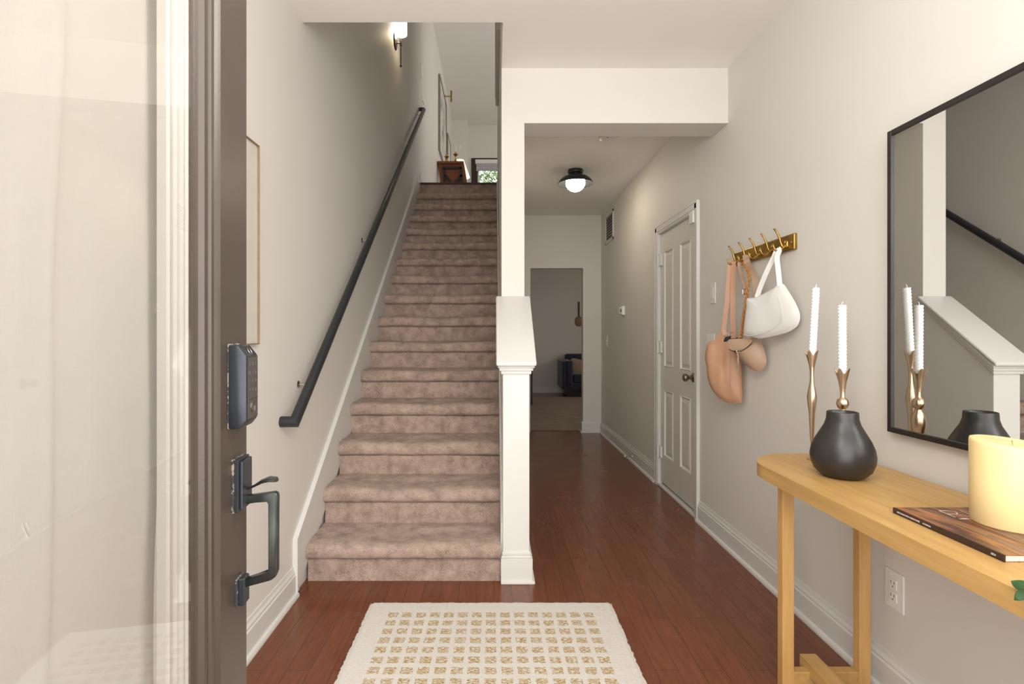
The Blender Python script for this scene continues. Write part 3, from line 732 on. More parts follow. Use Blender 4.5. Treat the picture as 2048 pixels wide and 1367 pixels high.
cb = thing('media_cabinet', (.35, 9.2, 0), 'tall black cabinet edge showing beside the half wall in the far room', 'cabinet')
G().box(.10, .655, 9.0, 9.45, .0, .66, .004).out('body', M['near_black'], cb)
for k in range(2): G().box(.115 + .268 * k, .375 + .268 * k, 8.985, 9.0, .02, .64, .002).out('door', M['near_black'], cb)
wo = thing('wall_ornament', (1.76, 11.1, 1.4), 'brown wooden ornament with long handle hanging on the far room wall', 'wall decor')
G().box(1.765, 1.79, 11.075, 11.1, 1.55, 1.90, .004).out('handle', M['bronze'], wo)
G().lathe([(0, 0), (.08, 0), (.085, -.015), (.07, -.03), (0, -.032)], (1.785, 11.1, 1.49), 24, axis='Y', mod=lambda r, z, a: (r * (1 + .25 * abs(math.sin(a))), z)).out('body', M['oak_frame'], wo, True)

# ------------------------------------------------------------------ rug
rg = G(); random.seed(11); rx0, rx1, ry0, ry1 = -.548, .522, .78, 2.369; nx, ny = 70, 100; gr = []
for i in range(nx + 1):
    row = []
    for j in range(ny + 1):
        x = rx0 + (rx1 - rx0) * i / nx; y = ry0 + (ry1 - ry0) * j / ny
        if i in (0, nx): x += random.uniform(-.0025, .0025) + .003 * noise.noise(Vector((y * 9, 0, i)))
        if j in (0, ny): y += random.uniform(-.0025, .0025)
        cx_, cy_ = min(i, nx - i), min(j, ny - j)
        if cx_ + cy_ < 1: x += .010 if i == 0 else -.010; y += .008 if j == 0 else -.008
        z = .011 + .0012 * noise.noise(Vector((x * 25, y * 25, 0)))
        if cx_ == 0 or cy_ == 0: z = .006
        row.append(rg.b.verts.new((x, y, z)))
    gr.append(row)
for i in range(nx):
    for j in range(ny): rg.b.faces.new([gr[i][j], gr[i+1][j], gr[i+1][j+1], gr[i][j+1]])
edge = [gr[i][0] for i in range(nx + 1)] + [gr[nx][j] for j in range(1, ny + 1)] + [gr[i][ny] for i in range(nx - 1, -1, -1)] + [gr[0][j] for j in range(ny - 1, 0, -1)]
low = [rg.b.verts.new((v.co.x, v.co.y, 0)) for v in edge]
for i in range(len(edge)): rg.b.faces.new([edge[i], edge[(i+1) % len(edge)], low[(i+1) % len(low)], low[i]])
# frayed edge fibres
for i in range(420):
    side = random.random(); 
    if side < .5: bx_, by_, dx_, dy_ = random.uniform(rx0, rx1), ry1, random.uniform(-.004, .004), random.uniform(.003, .007)
    elif side < .75: bx_, by_, dx_, dy_ = rx0, random.uniform(ry0, ry1), -random.uniform(.002, .006), random.uniform(-.004, .004)
    else: bx_, by_, dx_, dy_ = rx1, random.uniform(ry0, ry1), random.uniform(.002, .006), random.uniform(-.004, .004)
    rg.quad([(bx_ - .001, by_ - .001, .006), (bx_ + .001, by_ - .001, .006), (bx_ + dx_ + .0006, by_ + dy_, .002), (bx_ + dx_ - .0006, by_ + dy_, .002)])
tag(rg.out('rug', M['rug'], None, False, origin=(-.013, 2.369, 0)), 'cream entry rug with rows of small gold square dots on the wood floor', 'rug')

# ------------------------------------------------------------------ console table
tb = thing('console_table', (1.107, 1.2, 0), 'honey oak console table with rounded ends against the right wall', 'table')
xf_, xbk = .904, 1.309; yc, rad = 1.775, .2025; ynr = .38
pts = []; xc = (xf_ + xbk) / 2
for k in range(41):
    a_ = math.pi - math.pi * k / 40; pts.append((xc + rad * math.cos(a_), yc + rad * math.sin(a_), .716))
for k in range(41):
    a_ = -math.pi * k / 40; pts.append((xc + rad * math.cos(a_), ynr + rad * math.sin(a_), .716))
g = G(); g.prism(pts, (0, 0, .044)); es = [e for e in g.b.edges if abs(e.verts[0].co.z - e.verts[1].co.z) < 1e-5]
bmesh.ops.bevel(g.b, geom=es, offset=.0025, segments=2, affect='EDGES', profile=.5)
g.out('table_top', M['table'], tb, True, angle=50)
for yy in (1.79, .42):
    for x_ in (.975, 1.2345):
        G().box(x_, x_ + .039, yy, yy + .033, 0, .716, .0015, 1).out('leg', M['table_leg'], tb)
    G().box(1.014, 1.2345, yy, yy + .033, .0, .062, .0015, 1).out('crossbar', M['table'], tb)
G().box(1.066, 1.122, .36, 1.850, .046, .090, .0015, 1).out('stretcher', M['table'], tb)

# ------------------------------------------------------------------ wall mirror
XM = 1.300
mr = thing('wall_mirror', (XR, 1.35, .8845), 'large rectangular wall mirror in a thin black frame above the console table', 'mirror')
my0, my1, mz0, mz1 = .62, 1.745, .884, 1.868; fw = .017
g = G()
for bx in ((my0, my0 + fw, mz0, mz1), (my1 - fw, my1, mz0, mz1), (my0 + fw, my1 - fw, mz0, mz0 + fw), (my0 + fw, my1 - fw, mz1 - fw, mz1)): g.box(XM - .006, XR, *bx, .001, 1)
g.out('frame', M['near_black'], mr)
G().box(XM, XR - .004, my0 + fw, my1 - fw, mz0 + fw, mz1 - fw).out('mirror_glass', M['mirror'], mr)

# ------------------------------------------------------------------ vase, candles on the table
ZT2 = .760
def vmod(r, z, a): return (r, z)
vs = G().lathe([(0, 0), (.044, 0), (.060, .006), (.078, .024), (.087, .048), (.0890, .066), (.0855, .090), (.0755, .115), (.0615, .140), (.0495, .162), (.0440, .180), (.0430, .200), (.0415, .2025), (.039, .200), (.038, .180), (.044, .16), (.06, .13), (.07, .09), (.0, .02)], (1.085, 1.65, ZT2), 56)
tag(vs.out('vase', M['vase'], None, True, origin=(1.085, 1.65, ZT2), angle=60), 'matte black pear shaped ceramic vase on the console table in front of the candlesticks', 'vase')

def petal_mod(rt, zt0, zt1, n=5):
    def f(r, z, a):
        if z > zt0:
            t = (z - zt0) / (zt1 - zt0); c_ = math.cos(n * a); return (r * (1 + .16 * t * c_), z + .009 * t * c_)
        return (r, z)
    return f
def candle(x, y, z, h, r, lean, label, grp):
    g = G(); n = 40; prof = [(0, 0)] + [(r, h * i / 110) for i in range(111)] + [(0, h + .001)]
    g.lathe(prof, (0, 0, 0), n, mod=lambda rr_, zz, a: (rr_ * (1 + .09 * math.cos(2 * a + 2 * math.pi * zz / .0115)) if rr_ > 0 else 0, zz))
    lm = Matrix.Translation((x, y, z)) @ Matrix.Rotation(lean, 4, 'Y')
    g.xf(lm); top = lm @ Vector((0, 0, h))
    t = thing('taper_candle', (x, y, z), label, 'candle', grp)
    g.out('wax', M['white_candle'], t, True, angle=70)
    G().tube([top, top + Vector((-.001, 0, .006)), top + Vector((.003, 0, .012))], .0009, 6).out('wick', M['white_candle'], t, True); return t
# tall holder
tx, ty = 1.137, 1.875
th = thing('candle_holder', (tx, ty, ZT2), 'taller champagne brass candle holder with a curved foot, behind and left of the vase', 'candle holder')
sxp = tx - .012
ctl = [(tx + .002, ZT2 + .004, .006), (tx - .001, ZT2 + .018, .0045), (sxp + .004, ZT2 + .045, .0050), (sxp, ZT2 + .07, .0060), (sxp, ZT2 + .11, .0075), (sxp, ZT2 + .165, .0100), (sxp, ZT2 + .20, .0142), (sxp, ZT2 + .222, .0162), (sxp, ZT2 + .245, .0125), (sxp, ZT2 + .27, .0076), (sxp, ZT2 + .295, .0062), (sxp, ZT2 + .32, .0078), (sxp, ZT2 + .335, .0095)]
g = G(); g.tube([(x, ty, z) for x, z, r in ctl], [r for x, z, r in ctl], 24); g.out('stem', M['gold'], th, True, angle=60)
G().lathe([(0, 0), (.036, 0), (.037, .002), (.030, .0045), (0, .006)], (tx + .010, ty, ZT2), 36).out('foot', M['gold'], th, True)
G().lathe([(.0090, .328), (.012, .345), (.0165, .362), (.0205, .378), (.0185, .378), (.0145, .362), (.011, .348), (0, .344)], (sxp, ty, ZT2), 60, mod=petal_mod(0, .345, .378)).out('cup', M['gold'], th, True, angle=60)
candle(sxp, ty, ZT2 + .346, .262, .0115, .055, 'tall white spiral candle in the taller brass holder, leaning slightly to the right', 'spiral candles')
# shorter holder
hx, hy = 1.172, 1.782
sh = thing('candle_holder', (hx, hy, ZT2), 'shorter champagne brass candle holder with ball stem directly behind the vase', 'candle holder')
G().lathe([(0, 0), (.040, 0), (.041, .003), (.032, .006), (.016, .012), (.0085, .03), (.0075, .06), (.011, .09), (.018, .118), (.022, .142), (.0205, .164), (.014, .180), (.0085, .190), (.0085, .192), (.015, .197), (.0185, .207), (.0185, .215), (.015, .2255), (.0085, .230), (.0068, .235), (.0075, .252), (.0095, .266)], (hx, hy, ZT2), 40).out('stem', M['gold'], sh, True, angle=60)
G().lathe([(.0090, .262), (.0125, .285), (.0175, .305), (.0215, .320), (.0195, .320), (.0155, .305), (.011, .288), (0, .284)], (hx, hy, ZT2), 60, mod=petal_mod(0, .275, .320)).out('cup', M['gold'], sh, True, angle=60)
candle(hx, hy, ZT2 + .286, .255, .0118, -.004, 'upright white spiral candle in the shorter brass holder behind the vase', 'spiral candles')
# pillar candle on the magazine
mg = thing('magazine', (.99, 1.03, ZT2), 'thick brown covered magazine lying on the console table under the pillar candle', 'magazine')
G().box(.992, 1.20, 1.0285, 1.3125, ZT2 + .0015, ZT2 + .0125).out('pages', M['pages'], mg)
G().box(.990, 1.202, 1.0275, 1.3135, ZT2 + .0125, ZT2 + .0138).out('front_cover', M['cover'], mg)
G().box(.990, 1.202, 1.0275, 1.3135, ZT2, ZT2 + .0015).out('back_cover', M['cover'], mg)
G().box(.9885, .992, 1.0275, 1.3135, ZT2, ZT2 + .0138).out('spine', M['spine'], mg)
g = G()
for xa1, xb1, wd in ((1.035, 1.052, .0012), (1.040, 1.059, .0009)):
    zz = ZT2 + .0141; g.quad([(xa1, 1.3130, zz), (xa1 + wd, 1.3130, zz), (xb1 + wd, 1.13, zz), (xb1, 1.13, zz)])
g.quad([(1.09, 1.100, ZT2 + .0141), (1.20, 1.108, ZT2 + .0141), (1.20, 1.116, ZT2 + .0141), (1.09, 1.1005, ZT2 + .0141)])
g.out('cover_lines', M['cream_line'], mg)
g = G()
zr_ = ZT2 + .0141; th_ = .0009
def stroke(p_, q_, w_=th_): 
    p_, q_ = Vector((*p_, zr_)), Vector((*q_, zr_)); n_ = (q_ - p_).cross(Vector((0, 0, 1))).normalized() * w_
    g.quad([p_ - n_, q_ - n_, q_ + n_, p_ + n_])
ya_t, yb_t = 1.242, 1.2875
stroke((1.081, ya_t), (1.081, yb_t))
arc = [(1.081, yb_t), (1.100, yb_t)] + [(1.100 + .0115 * math.sin(k * math.pi / 10), (yb_t + 1.264) / 2 + (yb_t - 1.264) / 2 * math.cos(k * math.pi / 10)) for k in range(11)] + [(1.081, 1.264)]
for k in range(len(arc) - 1): stroke(arc[k], arc[k+1])
stroke((1.100, 1.264), (1.119, ya_t)); stroke((1.133, ya_t), (1.133, yb_t)); stroke((1.168, ya_t), (1.168, yb_t)); stroke((1.133, 1.265), (1.168, 1.265))
g.out('cover_letters', M['ink_white'], mg); g = G()
g.b.from_mesh(text_geo('INTERIORS', .0095, Matrix.Translation((1.082, 1.228, ZT2 + .0139)), .0002, 1.5))
g.out('cover_title', M['ink_white'], mg)
# printing on the spine, reading away from the far end
sm_ = Matrix(((0, 0, -1, .9884), (-1, 0, 0, 0), (0, 1, 0, 0), (0, 0, 0, 1)))
for body, size, ystart in (('RESTORATION HARDWARE', .0055, 1.300), ('INTERIORS', .0045, 1.222), ('2024', .0055, 1.055)):
    g = G(); g.b.from_mesh(text_geo(body, size, Matrix.Translation((0, ystart, ZT2 + .005)) @ sm_, .0001, 1.0))
    g.out('spine_print', M['ink_white'], mg)
pc = thing('pillar_candle', (1.168, 1.195, ZT2 + .0138), 'wide ivory yellow pillar candle standing on the magazine', 'candle')
def pmod(r, z, a): return (r, z + (.006 * math.cos(a - 2.4) if z > .17 else 0))
G().lathe([(0, 0), (.070, 0), (.0725, .003), (.0732, .09), (.0735, .178), (.0725, .184), (.068, .1855), (.060, .183), (.03, .181), (0, .180)], (1.168, 1.195, ZT2 + .0138), 72, mod=pmod).out('wax', M['yellow_wax'], pc, True, angle=70)
G().tube([(1.168, 1.195, ZT2 + .19), (1.169, 1.196, ZT2 + .203)], .0012, 6).out('wick', M['wick'], pc)
# greenery mostly outside the frame
pl = thing('leafy_plant', (1.09, .66, ZT2), 'green leafy sprig reaching in over the near edge of the console table', 'plant')
G().lathe([(0, 0), (.04, 0), (.055, .03), (.06, .07), (.045, .12), (.035, .15), (.04, .16), (.036, .16), (.03, .15), (0, .1)], (1.09, .66, ZT2), 32).out('pot', M['white_plastic'], pl, True)
stem = [Vector((1.09, .66, ZT2 + .14)), Vector((1.06, .72, ZT2 + .15)), Vector((1.0, .80, ZT2 + .08)), Vector((.955, .86, ZT2 + .028)), Vector((.925, .90, ZT2 + .012))]
G().tube(stem, .0016, 6).out('stem', M['leaf'], pl, True)
def leaf_geo(g, base, tip, width, nrm):
    base, tip, nrm = Vector(base), Vector(tip), Vector(nrm); d = tip - base; s_ = d.cross(nrm).normalized(); k = 8; L_ = []; C_ = []; R_ = []
    for i in range(k + 1):
        t = i / k; w_ = width * (math.sin(math.pi * min(1, t * .97 + .02)) ** .8) * (1 - .25 * t); p = base + d * t - nrm * .006 * t * t
        C_.append(g.b.verts.new(p)); L_.append(g.b.verts.new(p + s_ * w_ + nrm * .002)); R_.append(g.b.verts.new(p - s_ * w_ + nrm * .002))
    for i in range(k):
        g.b.faces.new([C_[i], C_[i+1], L_[i+1], L_[i]]); g.b.faces.new([R_[i], R_[i+1], C_[i+1], C_[i]])
LP_ = [(P(2058, 1179, .90), P(2024, 1160, .92), .0125, (-.3, -.75, .6)), (P(2052, 1181, .90), P(2031, 1199, .89), .0085, (-.3, -.8, .5)), (P(2052, 1180, .90), P(2088, 1150, .86), .009, (-.2, -.6, .7)),
       (stem[2], stem[2] + Vector((.05, -.02, .03)), .009, (0, -.3, 1)), (stem[1], stem[1] + Vector((-.03, -.05, .04)), .009, (0, -.3, 1)), (stem[0], stem[0] + Vector((.04, .04, .06)), .009, (0, -.5, 1)), (stem[0], stem[0] + Vector((-.03, -.05, .06)), .009, (0, -.5, 1))]
for a_, b_, w_, n_ in LP_:
    g = G(); leaf_geo(g, a_, b_, w_, n_); g.out('leaf', M['leaf'], pl, True)

# ------------------------------------------------------------------ coat hooks
hk = thing('coat_hook_rail', (XR, 2.6, 1.575), 'aged brass rail with five double hooks on the right wall, holding three bags', 'coat rack')
G().box(XR - .016, XR, 2.314, 2.893, 1.575, 1.647, .004, 2).out('backboard', M['brass_plate'], hk)
HY = [2.374, 2.489, 2.604, 2.719, 2.834]; xw = XR - .016
def bez(pts, n=14):
    out = []
    m = len(pts)
    for i in range(m - 1):
        p0, p1, p2, p3 = [Vector(pts[max(0, min(m - 1, i + k))]) for k in (-1, 0, 1, 2)]
        for j in range(n):
            t = j / n; out.append(.5 * ((2 * p1) + (p2 - p0) * t + (2 * p0 - 5 * p1 + 4 * p2 - p3) * t * t + (3 * p1 - p0 - 3 * p2 + p3) * t ** 3))
    out.append(Vector(pts[-1])); return out
for y in HY:
    g = G()
    g.lathe([(0, 0), (.019, 0), (.019, -.002), (.014, -.005), (0, -.006)], (xw, y, 1.607), 20, axis='X', mod=lambda r, z, a: (r * (.62 + .38 * abs(math.sin(a))), z))
    up_ = bez([(xw - .003, y, 1.598), (xw - .016, y, 1.597), (xw - .024, y, 1.612), (xw - .030, y, 1.635), (xw - .041, y, 1.658), (xw - .052, y, 1.674)])
    g.tube(up_, [.0060 - .0022 * i / len(up_) for i in range(len(up_))], 10); e = up_[-1]
    g.tube([e + Vector((.001, 0, -.001)), e + Vector((-.001, 0, .002)), e + Vector((-.0015, 0, .0035))], [.003, .0055, .0055], 12)
    lo_ = bez([(xw - .004, y, 1.600), (xw - .018, y, 1.588), (xw - .034, y, 1.578), (xw - .050, y, 1.584), (xw - .059, y, 1.604)])
    g.tube(lo_, [.0062 - .0022 * i / len(lo_) for i in range(len(lo_))], 10); e = lo_[-1]
    g.tube([e + Vector((.0, 0, -.001)), e + Vector((-.0006, 0, .002)), e + Vector((-.0008, 0, .0035))], [.003, .0052, .0052], 12)
    g.out('hook', M['brass'], hk, True, angle=60)
for y in (2.335, 2.872): G().lathe([(0, 0), (.004, 0), (.003, -.002), (0, -.0025)], (xw, y, 1.61), 10, axis='X').out('screw', M['brass'], hk, True)

# ------------------------------------------------------------------ bags: soft bodies in vertical planes leaning off the wall
def plane_of(a, b):
    a, b = Vector((a[0], a[1], 0)), Vector((b[0], b[1], 0)); u = (b - a).normalized(); n = Vector((0, 0, 1)).cross(u) * -1
    if n.y > 0: n = -n
    def f(uu, z, d): return a + u * uu + Vector((0, 0, z)) + n * d
    def inv(px, py):   # where the photo direction meets the plane
        dv = Vector(((px - PX) / F, 1, -(py - PY) / F)); t = (a.dot(n)) / dv.dot(n) if False else (a - Vector((0, 0, CAMZ)) ).dot(n) / dv.dot(n)
        p = Vector((0, 0, CAMZ)) + dv * t; return ((p - a).dot(u), p.z)
    return f, inv
def ribbon(g, pts, wdir, w, th):
    pts = [Vector(p) for p in pts]; wd = Vector(wdir).normalized()
    g.tube(pts, [w] * len(pts), 4, up=wd, flat=(1, th / w))
    return g
# --- tan bucket bag on the far hook
b1 = thing('handbag', (1.27, 2.834, .85), 'tan leather bucket bag with two long straps on the far end hook', 'bag')
f1, i1 = plane_of((1.165, 2.90), (1.300, 2.765))
ol = [i1(*p) for p in ((1417, 684), (1432, 681), (1447, 683), (1462, 680), (1480, 682), (1484, 700), (1484, 745), (1485, 780), (1484, 803), (1470, 806), (1454, 804), (1438, 795), (1424, 778), (1416, 758), (1413, 733), (1410, 712))]
def fold1(u, z): return .015 * math.sin(46 * u + 14 * (z - 1.1) + 1.6) * max(0, min(1, (z - .97) * 6)) + .004 * math.sin(50 * u - 16 * z) + .002 * math.sin(130 * u + 10 * z)
g = G(); inflate(g, ol, .036, f1, fold=fold1, rings=14, sharp=.42); g.out('body', M['tan_leather'], b1, True, angle=80)
se = [i1(1466 + d_, y_) for d_, y_ in ((0, 700), (0, 730), (0, 760), (0, 804))]
g = G(); g.tube([f1(u, z, .0385 - .012 * (k == 3) ) for k, (u, z) in enumerate(se)], .0012, 6); g.out('seam', M['tan_leather'], b1, True)
hp = Vector((XR - .052, 2.834, 1.586))
uL, uM = i1(1440, 668), i1(1466, 668)
g = G(); ribbon(g, [f1(*i1(1453, 655), .004) + Vector((-.004, 0, -.04)), f1(*i1(1448, 660), .006), f1(*i1(1456, 600), .008), hp + Vector((-.010, .006, -.02)), hp + Vector((-.006, .006, .004))], (1, -.5, 0), .0115, .0014)
g.out('strap', M['tan_leather'], b1)
g = G(); ribbon(g, [f1(*i1(1468, 676), .006), f1(*i1(1467, 640), .008), f1(*i1(1467, 590), .008), hp + Vector((.006, -.006, -.03)), hp + Vector((.004, -.004, .004)), hp + Vector((-.004, .004, .006))], (1, -.3, 0), .0125, .0014)
g.out('strap', M['tan_leather'], b1)
g = G(); inflate(g, [i1(*p) for p in ((1431, 683), (1434, 672), (1444, 661), (1450, 662), (1448, 684))], .003, f1, rings=3); g.out('strap_tab', M['tan_leather'], b1, True)
g = G()
cen = f1(*i1(1465, 668), .014)
for p_, q_ in (((-.013, -.008), (.013, -.008)), ((.013, -.008), (.013, .009)), ((.013, .009), (-.013, .009)), ((-.013, .009), (-.013, -.008))):
    g.tube([cen + Vector((p_[0], 0, p_[1])), cen + Vector((q_[0], 0, q_[1]))], .0015, 6)
g.out('buckle', M['gold'], b1, True)
g = G(); bt = [i1(*p) for p in ((1440, 797), (1454, 800), (1468, 801), (1484, 798))]
g.tube([f1(u, z, d_) for (u, z), d_ in zip(bt, (.012, .020, .020, .004))], .0012, 6); g.out('base_seam', M['tan_leather'], b1, True)
g = G(); inflate(g, [i1(*p) for p in ((1446, 683), (1450, 674), (1470, 672), (1482, 682), (1480, 690), (1462, 687))], .004, f1, rings=3); g.out('dark_opening', M['near_black'], b1, True)  # near-black patch standing for the dark inside at the open top
# --- white hobo bag on the near hook
b3 = thing('handbag', (1.27, 2.40, 1.19), 'white leather shoulder bag hanging from the near end hook', 'bag')
f3, i3 = plane_of((1.205, 2.530), (1.295, 2.285))
ol = [i3(*p) for p in ((1493, 598), (1500, 595), (1515, 592), (1535, 582), (1552, 571), (1559, 565), (1568, 569), (1576, 580), (1590, 603), (1599, 624), (1600, 638), (1594, 652), (1575, 664), (1545, 672), (1520, 676), (1500, 672), (1490, 668), (1487, 660), (1489, 640), (1492, 615))]
g = G(); inflate(g, ol, .026, f3, rings=14, sharp=.4, fold=lambda u, z: .003 * math.sin(30 * u + 20 * z)); g.out('body', M['white_leather'], b3, True, angle=80)
g = G(); sp_ = [i3(*p) for p in ((1489, 668), (1500, 671), (1520, 669), (1545, 661), (1566, 648), (1572, 634), (1570, 612), (1562, 590), (1556, 574))]
pp = [f3(u, z, .0) for u, z in sp_]; nn3 = (f3(0, 0, 1) - f3(0, 0, 0))
dep = [.006, .016, .021, .0235, .025, .0255, .024, .019, .008]
g.tube(bez([p_ + nn3 * d_ for p_, d_ in zip(pp, dep)], 5), .0014, 6); g.out('piping', M['white_leather'], b3, True)
h3 = Vector((XR - .056, 2.374, 1.585))
g = G(); ribbon(g, bez([f3(*i3(1563, 572), .010), f3(*i3(1561, 545), .012), f3(*i3(1558, 515), .012), h3 + Vector((.004, -.007, -.012)), h3 + Vector((.003, -.005, .001)), h3 + Vector((.003, .001, .006)), h3 + Vector((.0, .006, .003))], 3), (1, -.3, 0), .0105, .0014); g.out('strap', M['white_leather'], b3, True)
g = G(); ribbon(g, bez([f3(*i3(1514, 594), .0), f3(*i3(1522, 572), .002), f3(*i3(1536, 540), .004), h3 + Vector((-.004, .010, -.02)), h3 + Vector((.0, .007, .003))], 3), (1, -.4, 0), .0105, .0014); g.out('strap', M['white_leather'], b3, True)
# --- beige crossbody on the second hook
b2 = thing('handbag', (1.27, 2.66, 1.0), 'small beige crossbody bag with knotted zip pull hanging below the white bag', 'bag')
f2, i2 = plane_of((1.175, 2.700), (1.297, 2.545))
ol = [i2(*p) for p in ((1462, 682), (1475, 678), (1495, 677), (1513, 677), (1522, 685), (1529, 701), (1533, 720), (1530, 733), (1518, 742), (1503, 738), (1489, 727), (1476, 712), (1465, 699))]
g = G(); inflate(g, ol, .030, f2, rings=10, sharp=.6, fold=lambda u, z: .002 * math.sin(60 * u)); g.out('body', M['beige_leather'], b2, True, angle=80)
g = G(); inflate(g, [i2(*p) for p in ((1462, 680), (1480, 677), (1505, 678), (1510, 682), (1500, 693), (1485, 700), (1472, 700), (1464, 695))], .006, lambda u, z, d: f2(u, z, d + .029), rings=5); g.out('flap', M['beige_leather'], b2, True, angle=80)
g = G(); zp = [i2(*p) for p in ((1464, 698), (1474, 702), (1486, 702), (1498, 696), (1510, 686))]
g.tube(bez([f2(u, z, .031) for u, z in zp], 4), .0018, 6); g.out('zip', M['near_black'], b2, True)
g = G(); kp = [i2(*p) for p in ((1481, 702), (1484, 712), (1483, 720), (1485, 728))]
g.tube([f2(u, z, .037) for u, z in kp], [.0035, .003, .0055, .003], 8); g.out('zip_pull', M['beige_leather'], b2, True)
g = G()
for q in ((1479, 735, 1483, 722), (1483, 742, 1484, 724)):
    a_, b_ = i2(q[0], q[1]), i2(q[2], q[3]); g.tube([f2(*b_, .036), f2(*a_, .036)], [.0014, .0030], 8)
g.out('zip_charm', M['steel'], b2, True)
g = G(); cr = f2(*i2(1483, 702), .036); n_ = 16
g.tube([cr + Vector((.007 * math.cos(6.2832 * k / n_), 0, .007 * math.sin(6.2832 * k / n_))) for k in range(n_ + 1)], .0012, 6); g.out('ring', M['steel'], b2, True)
h2 = Vector((XR - .054, 2.719, 1.583))
hA = Vector((XR - .052, 2.70, 1.588))
g = G(); ribbon(g, bez([f2(*i2(1506, 690), -.004), f2(*i2(1511, 620), -.004), f2(*i2(1510, 560), -.002), hA + Vector((.014, -.012, -.03)), hA + Vector((.008, -.006, .006)), hA + Vector((-.004, .004, .006))], 5), (1, -.25, 0), .0155, .0014); g.out('strap', M['beige_leather'], b2, True)
g = G(); ribbon(g, bez([f2(*i2(1480, 682), .0), f2(*i2(1486, 640), .0), f2(*i2(1492, 590), -.002), h2 + Vector((-.008, .006, -.04)), h2 + Vector((-.004, .008, .002))], 5), (1, -.25, 0), .0095, .0014); g.out('strap', M['beige_leather'], b2, True)
g = G(); sb_ = f2(*i2(1491, 583), .006)
for p_, q_ in (((-.011, -.012), (.011, -.010)), ((.011, -.010), (.012, .012)), ((.012, .012), (-.010, .010)), ((-.010, .010), (-.011, -.012))):
    g.tube([sb_ + Vector((p_[0], 0, p_[1])), sb_ + Vector((q_[0], 0, q_[1]))], .002, 6)
g.out('strap_buckle', M['steel'], b2, True)
g = G(); base_ = bez([f2(*i2(1484, 676), .012), f2(*i2(1489, 640), .012), f2(*i2(1496, 590), .010), f2(*i2(1499, 550), .008), h2 + Vector((.004, -.002, -.01)), h2 + Vector((.004, .0, .006))], 24)
for ph in (0, math.pi):
    g.tube([p_ + Vector((.0046 * math.cos(k * .6 + ph), -.0046 * math.sin(k * .6 + ph), 0)) for k, p_ in enumerate(base_)], .0032, 6)
tag(g.out('braided_cord', M['orange_cord'], b2, True), 'orange brown braided cord')

# ------------------------------------------------------------------ open front door on the left (local frame: s along the leaf from the latch edge, n outwards, z up)
DL = Vector((-.443, .95, 0)); dd = math.radians(6.2)
du = Vector((math.sin(dd), -math.cos(dd), 0)); dn = Vector((math.cos(dd), math.sin(dd), 0))
DM = Matrix(((du.x, dn.x, 0, DL.x), (du.y, dn.y, 0, DL.y), (0, 0, 1, 0), (0, 0, 0, 1)))
fd = thing('front_door', DL + Vector((0, 0, .012)), 'brown painted front door standing open at the left, with full height glass', 'door')
DW, DT, DH = .905, .045, 2.05
g = G()
g.box(0, .138, -DT, 0, .012, DH, .002, 1); g.box(DW - .138, DW, -DT, 0, .012, DH, .002, 1)
g.box(.138, DW - .138, -DT, 0, .012, .26, .002, 1); g.box(.138, DW - .138, -DT, 0, DH - .14, DH, .002, 1)
g.xf(DM).out('door_panel', M['brown_paint'], fd)
# raised moulding around the glass: three ribs
g = G()
MP = [(.136, 0), (.140, .008), (.146, .0105), (.152, .007), (.156, .0025), (.161, .0025), (.163, .006), (.176, .006), (.178, .0015), (.186, .003), (.193, .0015), (.197, -.006), (.206, -.010), (.206, -.02), (.136, -.02)]
MP = [(.136 + (o_ - .136) * .74, d_) for o_, d_ in MP]
z_lo, z_hi = .26, DH - .14
def rect_mould(g, prof, s0, s1, za, zb):
    rings = []
    for (o, d) in prof:
        i_ = o - .136; rings.append([(s0 + o, d, za - .0 + i_), (s1 - o, d, za + i_), (s1 - o, d, zb - i_), (s0 + o, d, zb - i_)])
    V = [[g.b.verts.new(p) for p in r_] for r_ in rings]; n = len(V)
    for k in range(n):
        for q in range(4): g.b.faces.new([V[k][q], V[k][(q+1) % 4], V[(k+1) % n][(q+1) % 4], V[(k+1) % n][q]])
rect_mould(g, MP, 0, DW, z_lo, z_hi)
g.xf(DM).out('glazing_moulding', M['brown_paint'], fd, True, angle=25)
G().box(.184, DW - .184, -.014, -.008, z_lo + .06, z_hi - .06).xf(DM).out('glass_pane', M['glass'], fd)
# inner white glazing frame with screw holes, seen through the glass
g = G(); IW = .214
rect_mould(g, [(.180, -.016), (.190, -.016), (.192, -.019), (.197, -.019), (.199, -.023), (.205, -.024), (.2075, -.028), (.2245, -.028), (.2255, -.022), (.231, -.021), (.235, -.024), (.235, -.036), (.180, -.036)], 0, DW, z_lo, z_hi)
g.xf(DM).out('inner_frame', M['inner'], fd)
g = G()
for z in (1.303, .872):
    g.lathe([(0, 0), (.0035, 0), (.0035, .001), (0, .001)], (.218, -.0279, z), 12, axis='Y')
g.xf(DM).out('screw_hole', M['dark_plastic'], fd)
# keypad lock
kp = G().prism([(.034, 0, 1.047), (.034, 0, 1.184), (.034, .016, 1.184), (.034, .030, 1.166), (.034, .030, 1.060), (.034, .020, 1.047)], (.056, 0, 0), .003, 2).xf(DM).out('keypad_lock', M['slate'], fd, True)
G().box(.0338, .0905, 0, .0020, 1.0460, 1.1860, .001, 1).xf(DM).out('gasket', M['worn'], kp)
G().box(.0375, .0855, .0300, .0308, 1.062, 1.1635, .0003, 1).xf(DM).out('touch_panel', M['glossy_black'], kp)
g = G(); flip = Matrix(((-1, 0, 0, 0), (0, 0, 1, 0), (0, 1, 0, 0), (0, 0, 0, 1)))
rows = ['123', '456', '789', '*0#']
for r_, rowt in enumerate(rows):
    for c_, ch in enumerate(rowt):
        g.b.from_mesh(text_geo(ch, .0075, Matrix.Translation((.0785 - .0145 * c_, .0309, 1.150 - .0145 * r_)) @ flip, .0001))
g.xf(DM).out('digits', M['digit'], kp)
